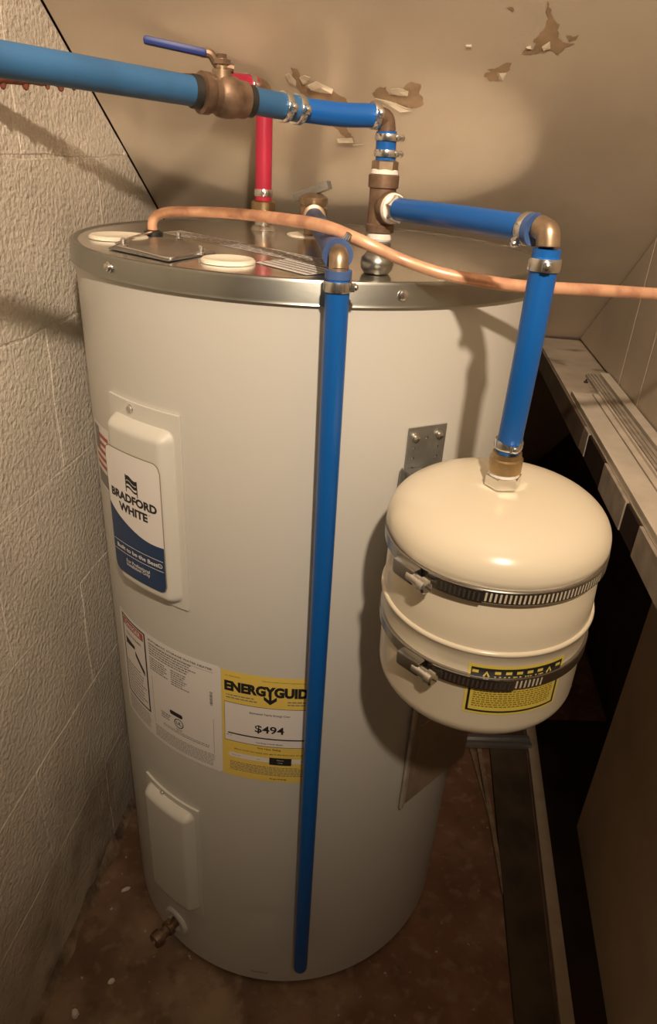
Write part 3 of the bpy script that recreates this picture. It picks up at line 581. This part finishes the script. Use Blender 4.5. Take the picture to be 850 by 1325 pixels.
# drain valve
daz = -129.6; dz = 0.064; dp = cylp(daz, dz, R-0.002); dn = cyln(daz)
df = obj('drain_flange', MB().lathe([(0.026, 0), (0.026, 0.004), (0.023, 0.0065), (0.016, 0.0065), (0.0125, 0.003), (0.0001, 0.003)], 36, frame(dp, dn)), 'cover', hw)
vt = obj('drain_valve', MB().lathe([(0.0085, 0.0), (0.0085, 0.012), (0.0125, 0.013), (0.0125, 0.020), (0.009, 0.021), (0.009, 0.032), (0.013, 0.033), (0.0135, 0.040), (0.012, 0.046), (0.008, 0.047), (0.007, 0.042), (0.0001, 0.042)], 24, frame(dp+dn*0.002, dn)), 'old_brass', hw, label='small brass drain valve')
obj('drain_screw', MB().lathe([(0.0045, 0), (0.0045, .009), (0.003, .011), (.0001, .011)], 10, frame(dp+dn*0.018+V(0, 0, .010), (0, 0, 1))), 'brass', vt)

# ============================================================ MOUNTING BRACKET ON THE HEATER
def curve_plate(mb, outline, holes, X, depth):
    """flat plate with real round holes: filled 2D curve, extruded"""
    cu = bpy.data.curves.new('p', 'CURVE'); cu.dimensions = '2D'; cu.fill_mode = 'BOTH'; cu.extrude = depth/2
    for pts in [outline] + [[(x+math.cos(a*math.pi/6)*r, y+math.sin(a*math.pi/6)*r) for a in range(12)] for x, y, r in holes]:
        sp_ = cu.splines.new('POLY'); sp_.points.add(len(pts)-1); sp_.use_cyclic_u = True
        for i, (x, y) in enumerate(pts): sp_.points[i].co = (x, y, 0, 1)
    o = bpy.data.objects.new('p', cu); COL.objects.link(o); bpy.context.view_layer.update()
    me = bpy.data.meshes.new_from_object(o.evaluated_get(bpy.context.evaluated_depsgraph_get()))
    mb.add([v.co.copy() for v in me.vertices], [tuple(p.vertices) for p in me.polygons], X)
    bpy.data.objects.remove(o); bpy.data.meshes.remove(me); bpy.data.curves.remove(cu); return mb
ba = -63.8; bo = cylp(ba, 0.86, R+0.0022); bn = cyln(ba); bu = V(-math.sin(math.radians(ba)), math.cos(math.radians(ba)), 0)
XB = Matrix((bu, V(0, 0, 1), bu.cross(V(0, 0, 1)))).transposed().to_4x4(); XB.translation = bo
mb_ = thing('tank_bracket', cylp(ba, 0.74, R+0.003), 'grey steel bracket with rows of holes screwed to the heater front', 'bracket')
hl = [(0.0, 0.0905, .0016)] + [(-.0145, 0.081-.0113*i, .0016) for i in range(3)] + [(.0145, 0.079-.0108*i, .0016) for i in range(3)]
obj('screw_plate', curve_plate(MB(), [(-.0225, .103), (.0235, .103), (.0235, -.08), (-.0225, -.08), (-.0225, .038), (-.0195, .036), (-.0225, .041)], hl, XB, 0.0016), 'bracket', mb_, smooth=False)
for x in (-.0145, .0145): screw_on(mb_, XB @ V(x, 0.0925, 0.0008), bn, 0.0036, h_=0.004)
XC = XB.copy(); XC.translation = bo+bn*0.0020
obj('side_gusset', MB().add([XC @ V(*p) for p in ((-.029, .060, 0), (-.0275, .062, 0), (-.012, .030, 0), (-.012, -.08, 0), (-.032, -.08, 0), (-.031, .02, 0), (-.029, .060, .0015), (-.0275, .062, .0015), (-.012, .030, .0015), (-.012, -.08, .0015), (-.032, -.08, .0015), (-.031, .02, .0015))], [(0,1,2,3,4,5), (11,10,9,8,7,6)] + [(i, (i+1) % 6, (i+1) % 6+6, i+6) for i in range(6)]), 'bracket', mb_, smooth=False)
EA = V(-0.036948, -0.037947, 0.998597).normalized(); EB = V(0.173, -0.384, 0.8); E1 = V(0.99932, 0, 0.03697).normalized(); E2 = EA.cross(E1).normalized()
XE = Matrix((E1, E2, EA)).transposed().to_4x4(); XE.translation = EB; TR = 0.092
ctr = EB + EA*0.05; hd_ = V(ctr.x, ctr.y, 0).normalized()
for zz in (0.115, 0.031):
    c0 = EB+EA*zz; p0 = V(c0.x, c0.y, 0); dd = p0.normalized(); st = dd*(R+0.004)+V(0, 0, c0.z); en = dd*(p0.length-TR-0.001)+V(0, 0, c0.z)
    obj('standoff_arm', MB().box((-0.010, -0.004, 0), (0.010, 0.004, (en-st).length), frame(st, en-st, V(-dd.y, dd.x, 0)), ch=.001), 'bracket', mb_)

# ============================================================ EXPANSION TANK
et = thing('expansion_tank', EB+EA*-0.125, 'cream steel expansion tank strapped to the heater with a yellow warning label', 'expansion tank')
def dome(r, z0, hgt, rr, up=1, n=14):
    """torispherical end: knuckle radius then shallow crown"""
    pr = []
    for i in range(n+1):
        a = math.pi/2*i/n; pr.append((r*(math.cos(a)**0.62) if i < n else 0.0001, z0+up*hgt*math.sin(a)**1.0))
    return pr
T0 = -0.022; T1 = 0.118
prof = list(reversed(dome(TR, T0, 0.034, .04, -1))) + [(TR, 0.048), (TR+.0005, 0.050), (TR+.0012, 0.0575), (TR+.0022, 0.0585), (TR+.0030, 0.0600), (TR+.0022, 0.0618), (TR+.0004, 0.0625), (TR, 0.075), (TR-.0006, 0.090), (TR-.0042, 0.103), (TR-.0048, 0.109), (TR-.0042, 0.114), (TR+.0002, 0.1225), (TR+.0022, 0.127), (TR+.002, .130)]
top = [(r*(TR+.002)/TR, z_) for r, z_ in dome(TR, 0.130, 0.034, .04, 1)]
obj('shell', MB().lathe(prof + top[1:], 96, XE), 'tank', et, ang=60)
def tank_surf(az0, z0, r0):
    def f(u, v, h=0.0):
        a = math.radians(az0)+u/r0; r = r0+h; return XE @ V(r*math.cos(a), r*math.sin(a), z0+v)
    return f
# warning label
az0 = -107.7; W_ = math.radians(50.5)*TR; Hh = 0.054; sf = tank_surf(az0-1.5, -0.0065, TR+0.0005)
W_ += 0.004
wl_ = obj('warning_label', strip(MB(), sf, 0, W_, 0, Hh, 0, n=24), 'tank_yellow', et, smooth=False, label='yellow warning label with black border')
mb = MB(); b = 0.0025
for a0_, a1_, v0_, v1_ in ((b, W_-b, Hh-.0155, Hh-.003), (b, W_-b, b, b+.002), (b, b+.002, b, Hh-.003), (W_-b-.002, W_-b, b, Hh-.003)): strip(mb, sf, a0_, a1_, v0_, v1_, .0002, n=20)
obj('black_border', mb, 'black', wl_, smooth=False)
mb = MB()
for i in range(9):
    u = 0.006+i*(W_-0.013)/8
    if i in (1, 7): mb.add([sf(u-.004, Hh-.0135, .0004), sf(u+.004, Hh-.0135, .0004), sf(u, Hh-.0055, .0004)], [(0, 1, 2)])
    else: strip(mb, sf, u-.0025, u+.0025, Hh-.0085, Hh-.0055, .0004, n=2)
text(mb, sf, 'WARNING', W_*0.5, Hh-.0125, width=W_*0.5, height=.004, bold=.03, h=.0004); obj('warning_marks', mb, 'tank_yellow', wl_, smooth=False, kind='stuff')
for i in (1, 7):
    mb = MB(); mb.flat = True; u = 0.006+i*(W_-0.013)/8; mb.add([sf(u-.0018, Hh-.0125, .0006), sf(u+.0018, Hh-.0125, .0006), sf(u, Hh-.008, .0006)], [(0, 1, 2)]); obj('triangle_mark', mb, 'black', wl_, smooth=False)
mb = MB(); dashes(mb, sf, .007, W_-.007, Hh-.017, .008, 12, .55, ragged=.06, wmax=.004); text(mb, sf, 'DO NOT REMOVE THIS LABEL', W_*.5, .0062, width=W_*.6, bold=.01) if False else None
obj('fine_print', mb, 'yellow_ink', wl_, smooth=False, kind='stuff')
# two steel hose straps
def strap(zc, hz, tilt, lab, s_az, e_az, loop_az):
    st = thing('strap', XE @ V(0, 0, zc), lab, 'strap', 'steel straps around the expansion tank')
    X = XE @ Matrix.Translation((0, 0, zc)) @ Matrix.Rotation(tilt, 4, 'X'); hw_ = 0.0062; r = TR+.0028
    obj('band', MB().lathe([(r-.0022, -hw_), (r-.0006, -hw_), (r, -hw_+.0008), (r, hw_-.0008), (r-.0006, hw_), (r-.0022, hw_)], 96, X), 'dark_steel', st)
    # overlapping tail with slots
    def sf2(a, z_, h): A = math.radians(a); return X @ V((r+h)*math.cos(A), (r+h)*math.sin(A), z_)
    mb = MB(); n = 30; vs = []; fs = []
    for i in range(n+1):
        a = hz+10+(loop_az-hz-10)*i/n
        vs += [sf2(a, -hw_+.0005, .0001), sf2(a, -hw_+.0005, .0016), sf2(a, hw_-.0005, .0016), sf2(a, hw_-.0005, .0001)]
    for i in range(n): q = 4*i; fs += [(q, q+4, q+5, q+1), (q+1, q+5, q+6, q+2), (q+2, q+6, q+7, q+3)]
    fs += [(0, 1, 2, 3), (4*n+3, 4*n+2, 4*n+1, 4*n)]
    obj('band_tail', mb.add(vs, fs), 'dark_steel', st)
    for (lo_a, hi_a, hh, mm) in ((s_az, loop_az-1, .0018, 'slot'), (loop_az+1, e_az, .0003, 'slot_open')):
        mb = MB(); a = lo_a
        while a < hi_a:
            mb.add([sf2(a, -.0040, hh), sf2(a+.95, -.0040, hh), sf2(a+1.25, .0040, hh), sf2(a+.3, .0040, hh)], [(0, 1, 2, 3)]); a += 2.2
        mb.flat = True; obj('slots', mb, mm, st, smooth=False, kind='stuff')
    A = math.radians(hz); rad = V(math.cos(A), math.sin(A), 0); tan = V(-math.sin(A), math.cos(A), 0)
    Y = X @ frame((r)*rad, rad, tan)      # x along the band, y across, z outward
    obj('screw_housing', MB().box((-.014, -.0072, .0005), (.011, .0072, .0105), Y, ch=.003), 'dark_steel', st)
    sc = obj('worm_screw', MB().lathe([(.0045, 0), (.0045, .014), (.0062, .015), (.0062, .021), (.0045, .0225)], 14, Y @ frame((.004, 0, .0075), (1, 0, .05))), 'steel', st)
    obj('slot_cut', MB().box((-.0045, -.0006, .0222), (.0045, .0006, .0228), Y @ frame((.004, 0, .0075), (1, 0, .05))), 'slot', sc, smooth=False)
strap(0.1165, -145, 0.0, 'upper steel worm-drive strap around the cream tank', -130, -42, -108)
strap(0.0300, -137, 0.0, 'lower steel worm-drive strap crossing the yellow tank label', -122, -70, -86)

# ============================================================ PIPING
def clamp(parent, p, ax, r, wd=0.0075, ear=(0, -1, 0), m='steel', two=False):
    p = Vector(p); ax = Vector(ax).normalized(); X = frame(p, ax, ear)
    c = obj('clamp', MB().lathe([(r+.0002, -wd/2), (r+.0014, -wd/2), (r+.0018, -wd*.3), (r+.0018, wd*.3), (r+.0014, wd/2), (r+.0002, wd/2)], 28, X), m, parent)
    obj('clamp_ear', MB().box((r+.0012, -.0035, -wd*.40), (r+.0048, .0035, wd*.40), X, ch=.0010), m, c)
    obj('clamp_rivet', MB().lathe([(.0028, 0), (.0026, .0018), (.0014, .0026)], 12, X @ frame((r+.0046, 0, 0), (1, 0, 0))), m, c)
    return c
def ell(parent, name, p, a, b, r, m, arm=0.016, collar=True):
    """90 degree elbow centred at p with arms along unit vectors a and b"""
    p, a, b = Vector(p), Vector(a).normalized(), Vector(b).normalized(); k = r*1.05
    pts = [p+a*(arm+k), p+a*k*1.2, p+a*k*.45+b*k*.18, p+a*k*.18+b*k*.45, p+b*k*1.2, p+b*(arm+k)]
    return obj(name, MB().tube(pts, r, 22, 6), m, parent)
NX, NY = 0.062, -0.219
# cold nipple on the lid
cn = thing('cold_nipple', (NX, NY, H), 'short silver nipple on the lid below the brass tee, wrapped in white tape', 'pipe fitting')
obj('nipple_base', MB().lathe([(.0120, -.0005), (.0148, .003), (.0157, .008), (.0150, .013), (.0118, .0165), (.0104, .018), (.0104, .021), (.0118, .022), (.0118, .027), (.0095, .028), (.0095, .030)], 28, Matrix.Translation((NX, NY, H))), 'galv_band', cn)
obj('thread_tape', MB().lathe([(.0100, .028), (.0116, .030), (.0112, .0345), (.0100, .036)], 28, Matrix.Translation((NX, NY, H))), 'tape', cn, label='white thread tape')
# brass tee
te = thing('brass_tee', (NX, NY, H+.036), 'tarnished brown brass tee fitting standing above the lid', 'pipe fitting')
TZ = 1.161; od = V(0.161-NX, -0.408-NY, 0).normalized()
obj('tee_body', MB().lathe([(.0105, H+.0355), (.0130, H+.036), (.0132, H+.042), (.0122, H+.043), (.0120, 1.176), (.0137, 1.177), (.0139, 1.187), (.0120, 1.188)], 30, Matrix.Translation((NX, NY, 0))), 'old_brass', te)
obj('side_outlet', MB().lathe([(.0112, .004), (.0118, .011), (.0136, .012), (.0136, .018), (.0115, .0185)], 28, frame((NX, NY, TZ), od)), 'old_brass', te)
obj('thread_tape', MB().lathe([(.0100, .018), (.0130, .0185), (.0124, .022), (.0104, .023)], 24, frame((NX, NY, TZ), od)), 'tape', te, label='white thread tape at the side outlet')
obj('hex_collar', MB().lathe([(.0090, .0225), (.0118, .023), (.0118, .028), (.0090, .029)], 6, frame((NX, NY, TZ), od)), 'steel', te, ang=20)
obj('thread_tape', MB().lathe([(.0100, 1.187), (.0126, 1.188), (.0122, 1.191), (.0100, 1.192)], 24, Matrix.Translation((NX, NY, 0))), 'tape', te, label='white thread tape at the top outlet')
obj('bushing', MB().lathe([(.0100, 1.191), (.0120, 1.1915), (.0120, 1.198), (.0092, 1.199)], 6, Matrix.Translation((NX, NY, 0))), 'elbow_brass', te, ang=20)
# short riser, elbow
rs_ = thing('riser_hose', (NX, NY, 1.199), 'short vertical blue pipe with two clamps above the brass tee', 'pipe', 'blue water pipes')
PZ = 1.2295
obj('pipe_wall', MB().cyl((NX, NY, 1.199), (NX-.001, NY, 1.2215), .0090), 'pex', rs_)
clamp(rs_, (NX, NY, 1.2045), (0, 0, 1), .0090, .0055, (1, -.5, 0)); clamp(rs_, (NX, NY, 1.2170), (0, 0, 1), .0090, .0055, (1, -.5, 0))
pd = V(-0.0169-NX+.002, -0.2495-NY, .002).normalized()
o = ell(None, 'elbow_fitting', (NX-.001, NY, PZ+.003), pd, (0, 0, -1), .0078, 'old_brass', .000)
o['label'] = 'dark brass elbow at the top of the short riser pipe'; o['category'] = 'elbow'; o['group'] = 'pipe elbows'
# bright blue horizontal
bp_ = thing('supply_pipe', (0.02, -0.235, 1.23), 'bright blue horizontal pipe between the clamp pair and the top elbow', 'pipe', 'blue water pipes')
e0 = V(NX-.001, NY, PZ+.003)+pd*.010
P1 = [tuple(e0), (0.0189, -0.2345, 1.2313), (-0.0169, -0.2495, 1.2325)]
obj('pipe_wall', MB().tube(P1, .0092, 24, 8), 'pex', bp_)
clamp(bp_, e0+pd*.003, pd, .0092, .0065, (-.1, -1, .1))
# grey-blue coupling with two clamps, and the rest
cd = V(-0.0493, -0.0405, .0035).normalized(); c0 = V(-0.0169, -0.2495, 1.2325)
cp_ = thing('coupling_pipe', c0+cd*.03, 'dull blue pipe stub with paired clamps right of the brass valve', 'pipe', 'blue water pipes')
obj('pipe_wall', MB().tube([c0+V(.006, .0035, 0), c0+cd*.02, c0+cd*.048], .0097, 24, 6), 'pex_dull', cp_)
clamp(cp_, c0+cd*.000, cd, .0097, .0065, (.1, -1, .0)); clamp(cp_, c0+cd*.014, cd, .0097, .0065, (.1, -1, .0))
vr = thing('ball_valve', c0+cd*.06, 'tarnished brass ball valve with a blue lever handle', 'valve')
vc = V(-0.0735, -0.2935, 1.2357); vd = V(-0.0956, -0.109, .004).normalized()*1; vd = (V(-0.0926, -0.3118, 1.2368)-V(-0.0475, -0.2780, 1.2340)).normalized()
XV = frame(vc, vd, (0, 0, 1))
obj('valve_body', MB().lathe([(.0110, -.0205), (.0128, -.020), (.0132, -.012), (.0142, -.010), (.0148, -.003), (.0142, .003), (.0125, .005), (.0125, .010), (.0140, .012), (.0142, .0185), (.0115, .0195)], 26, XV), 'old_brass', vr)
for a, b_ in ((-.0275, -.0205), (.0195, .0265)):
    obj('end_ring', MB().lathe([(.0100, a), (.0113, a+.001), (.0113, b_-.001), (.0100, b_)], 26, XV), 'rubber', vr, label='black ring at the valve end')
obj('valve_stem', MB().lathe([(.0075, .011), (.0075, .017), (.0050, .018), (.0050, .024)], 16, frame(vc, (0, 0, 1))), 'elbow_brass', vr)
obj('packing_nut', MB().lathe([(.0072, .0205), (.0072, .0235), (.0040, .024), (.0040, .027)], 6, frame(vc, (0, 0, 1))), 'old_brass', vr, ang=20)
g0 = V(-0.0844, -0.2965, 1.2622); g1 = V(-0.1285, -0.3050, 1.2672); hv = (g1-g0).normalized()
obj('lever', MB().tube([vc-hv*.009+V(0, 0, .0195), vc+V(0, 0, .0198), vc+hv*.004+V(0, 0, .0205), g0-hv*.003, g0+hv*.004], .0034, 10, 5), 'old_brass', vr)
obj('lever_grip', MB().box((-.0052, -.0026, 0), (.0052, .0026, (g1-g0).length), frame(g0, g1-g0, V(-hv.y, hv.x, 0)), ch=.0020), 'handle', vr, label='navy blue plastic grip')
mp = thing('main_pipe', (-0.20, -0.45, 1.22), 'thick dusty light blue pipe entering from the upper left to the valve', 'pipe', 'blue water pipes')
v1 = vc+vd*.026
obj('pipe_wall', MB().tube([tuple(v1), (-0.1443, -0.3689, 1.2388), (-0.1885, -0.4204, 1.2402), (-0.235, -0.475, 1.2405), (-0.262, -0.53, 1.24)], lambda t_: .0100-.0003*t_, 28, 8), 'pex_dull', mp)
# branch hose to the expansion tank
bh = thing('branch_pipe', (0.11, -0.31, 1.15), 'blue pipe running forward from the tee to the right-hand elbow', 'pipe', 'blue water pipes')
ts = V(NX, NY, TZ)+od*.0285; te_ = V(0.161, -0.408, 1.1625)-od*.017
obj('pipe_wall', MB().tube([ts, ts.lerp(te_, .5)+V(0, 0, .0005), te_], .0094, 26, 8), 'pex', bh)
clamp(bh, te_-od*.005, od, .0094, .006, (-.6, -.5, -.7)); 
obj('clamp', MB().lathe([(.0096, -.003), (.0108, -.003), (.0108, .003), (.0096, .003)], 26, frame(te_+od*.0000, od)), 'pex_relief', bh, label='blue crimp ring')
o = ell(None, 'elbow_fitting', (0.161, -0.408, 1.1645), -od, (0, 0, -1), .0080, 'elbow_brass', .002)
o['label'] = 'shiny brass elbow above the expansion tank drop pipe'; o['category'] = 'elbow'; o['group'] = 'pipe elbows'
dh = thing('drop_pipe', (0.161, -0.408, 1.0), 'short vertical blue pipe down to the top of the cream tank', 'pipe', 'blue water pipes')
TB = XE @ V(0, 0, .198)
obj('pipe_wall', MB().tube([(0.161, -0.408, 1.152), (0.1612, -0.408, 1.08), (TB.x, TB.y, 0.996)], .0097, 28, 8), 'pex', dh)
clamp(dh, (0.161, -0.408, 1.142), (0, 0, 1), .0097, .0085, (-.15, -1, 0)); clamp(dh, (TB.x-.0003, TB.y, 1.002), (0, 0, 1), .0097, .0075, (.1, -1, 0))
tf = thing('tank_fitting', XE @ V(0, 0, .167), 'brass adapter on a silver nut on top of the cream tank', 'pipe fitting')
obj('adapter', MB().lathe([(.0105, .1955), (.0118, .195), (.0118, .191), (.0135, .190), (.0135, .179), (.0110, .178), (.0110, .174)], 28, XE), 'brass', tf)
obj('hex_nut', MB().lathe([(.0125, .1645), (.0150, .1655), (.0150, .1745), (.0125, .176)], 6, XE), 'steel', tf, ang=20)
obj('thread_tape', MB().lathe([(.0110, .175), (.0128, .1755), (.0122, .179), (.0110, .1795)], 24, XE), 'tape', tf, label='white thread tape')
# relief valve, its pipe, elbow and the long discharge tube
RX, RY = -0.0008, 0.0776
rv = thing('relief_valve', (RX, RY, H+.002), 'brass temperature relief valve with a grey test lever at lid centre', 'valve')
obj('valve_body', MB().lathe([(.0120, .0015), (.0120, .010), (.0185, .012), (.0185, .034), (.0165, .036), (.0190, .040), (.0190, .046), (.0120, .050), (.006, .052)], 28, Matrix.Translation((RX, RY, H))), 'elbow_brass', rv)
hx = V(.034, -.02, 0).normalized()
lo_ = V(RX, RY, H+.054)
obj('test_lever', MB().box((-.0058, -.0050, -.030), (.0058, .0050, .024), frame(lo_, hx+V(0, 0, .38), V(-hx.y, hx.x, 0)), ch=.001), 'bracket', rv)
obj('lever_post', MB().cyl((RX, RY, H+.048), (RX, RY, H+.056), .0045, 12), 'bracket', rv)
DX, DY = 0.0225, -0.3085
obj('outlet', MB().lathe([(.0135, .008), (.0150, .020), (.0150, .028), (.0125, .029)], 26, frame((RX, RY, 1.128), (DX-RX, DY-RY, 0))), 'elbow_brass', rv)
rp = thing('relief_pipe', (0.01, -0.12, 1.11), 'dull dark blue pipe running forward over the lid from the relief valve', 'pipe', 'blue water pipes')
rd = V(DX-RX, DY-RY, 0).normalized(); s0 = V(RX, RY, 1.128)+rd*.029; s1 = V(DX, DY, 1.1265)-rd*.014
obj('pipe_wall', MB().tube([s0, s0.lerp(s1, .5), s1], .0112, 26, 6), 'pex_relief', rp)
obj('crimp_ring', MB().lathe([(.0114, -.004), (.0130, -.004), (.0130, .004), (.0114, .004)], 26, frame(s1-rd*.004, rd)), 'pex_relief', rp)
obj('crimp_screw', MB().cyl(s1+V(.006, .012, .010), s1+V(.009, .010, .016), .0030, 12), 'steel', rp)
o = ell(None, 'elbow_fitting', (DX, DY, 1.1275), -rd, (0, 0, -1), .0083, 'elbow_brass', .001)
o['label'] = 'brass elbow at the lid rim above the long blue tube'; o['category'] = 'elbow'; o['group'] = 'pipe elbows'
dt = thing('discharge_pipe', (0.0265, -0.306, 0.09), 'long straight blue discharge pipe down the front of the heater', 'pipe', 'blue water pipes')
PB = [(DX, DY, 1.1165), (0.0245, -0.3065, 0.85), (0.0255, -0.3045, 0.5), (0.0272, -0.3035, 0.100)]
obj('pipe_wall', MB().tube(PB, .0104, 28, 10), 'pex', dt)
obj('pipe_end', MB().lathe([(.0104, .0), (.0100, -.004), (.0085, -.007), (.006, -.0085)], 24, Matrix.Translation((0.0272, -0.3035, 0.1005))), 'pex', dt)
obj('crimp_ring', MB().lathe([(.0106, -.004), (.0114, -.004), (.0114, .003), (.0106, .003)], 26, Matrix.Translation((DX, DY, 1.1135))), 'pex_relief', dt)
clamp(dt, (DX+.0001, DY, 1.1035), (0, 0, 1), .0104, .0085, (1, -.25, 0))
# red hot-water riser
HX, HY = -0.069, 0.113
hn = thing('hot_nipple', (HX, HY, H), 'brass and silver nipple on the lid below the red pipe', 'pipe fitting')
obj('nipple_base', MB().lathe([(.0180, -.0005), (.0150, .004), (.0120, .006), (.0120, .022)], 28, Matrix.Translation((HX, HY, H))), 'steel', hn)
obj('adapter', MB().lathe([(.0120, .020), (.0162, .022), (.0162, .035), (.0130, .037)], 28, Matrix.Translation((HX, HY, H))), 'brass', hn)
hp = thing('red_riser', (HX, HY, 1.14), 'bright red vertical hot water pipe behind the ball valve', 'pipe')
obj('pipe_wall', MB().tube([(HX, HY, H+.0365), (HX, HY, 1.20), (HX, HY, 1.259)], .0110, 26, 5), 'red', hp)
clamp(hp, (HX, HY, 1.150), (0, 0, 1), .0110, .0085, (.2, -1, 0))
rdv = V(-0.256-HX, -0.065-HY, -.010).normalized()
o = ell(None, 'elbow_fitting', (HX, HY, 1.2720), rdv, (0, 0, -1), .0098, 'elbow_brass', .004); o['label'] = 'brass elbow on top of the red pipe, half hidden by the valve'; o['category'] = 'elbow'; o['group'] = 'pipe elbows'
rq = V(HX, HY, 1.2720)+rdv*.016
rr_ = thing('red_run', rq+rdv*.03-V(0, 0, .015), 'short red pipe stub seen just behind the ball valve', 'pipe')
obj('pipe_wall', MB().cyl(rq, rq+rdv*.055, .0118), 'red', rr_); clamp(rr_, rq+rdv*.008, rdv, .0118, .008, (.2, -1, 0))
# corroded pipe near the wall
cs = rq+rdv*.055; ce_ = V(-0.325, -0.13, 1.2505)
cr_ = thing('corroded_pipe', (cs+ce_)/2-V(0, 0, .02), 'rusty red corroded pipe with drips, just below the thick blue pipe', 'pipe')
obj('pipe_wall', MB().tube([cs, cs.lerp(ce_, .3), cs.lerp(ce_, .6), cs.lerp(ce_, .8), ce_], lambda t_: .0082+.0009*math.sin(t_*70)+.0007*math.sin(t_*173+1), 18, 10), 'rust', cr_)
for f_ in (.50, .57, .66, .71, .76, .84, .92):
    c = cs.lerp(ce_, f_)-V(0, 0, .0082); s_ = random.uniform(.0024, .0042)
    obj('drip', MB().lathe([(.0001, -s_*1.3), (s_*.6, -s_), (s_, 0), (s_*.9, s_*.8), (.0001, s_*1.2)], 10, Matrix.Translation(c)), 'rust', cr_)
# copper tube across the front
ct = obj('copper_tube', MB().tube([tuple(p) for p in DATA['copper']], lambda t_: .0056-.0008*math.exp(-((t_-.62)/.10)**2), 20, 8), 'copper', label='bent soft copper tube arching from the lid across to the right', cat='pipe')
# owner booklet stuck flat to the side
bk = thing('instruction_pouch', (0.16, -0.236, 0.375), 'drab paper instruction pouch hanging low on the heater behind the cream tank', 'pouch')
b0 = V(0.157, -0.2365, 0); b1 = V(0.268, -0.1375, 0); bd = (b1-b0).normalized(); bnn = V(bd.y, -bd.x, 0)
def bks(u, v, h): return b0+bd*u+bnn*h+V(0, 0, 0.377+v)
obj('back_sheet', slab(MB(), [(0, 0), (.150, 0), (.150, .215), (0, .215)], bks, 0, .0015), 'paper', bk, smooth=False)
obj('front_sheet', slab(MB(), [(.006, .004), (.146, .004), (.146, .200), (.006, .200)], bks, .0017, .0045, .001), 'paper', bk, smooth=False)
obj('spine_fold', slab(MB(), [(-.001, 0), (.0035, 0), (.0035, .215), (-.001, .215)], bks, .0016, .0060, .001), 'strip_grey', bk, smooth=False)
obj('inner_flap', slab(MB(), [(.016, .055), (.140, .055), (.140, .150), (.016, .150)], bks, .0046, .0056, .0005), 'paper', bk, smooth=False)
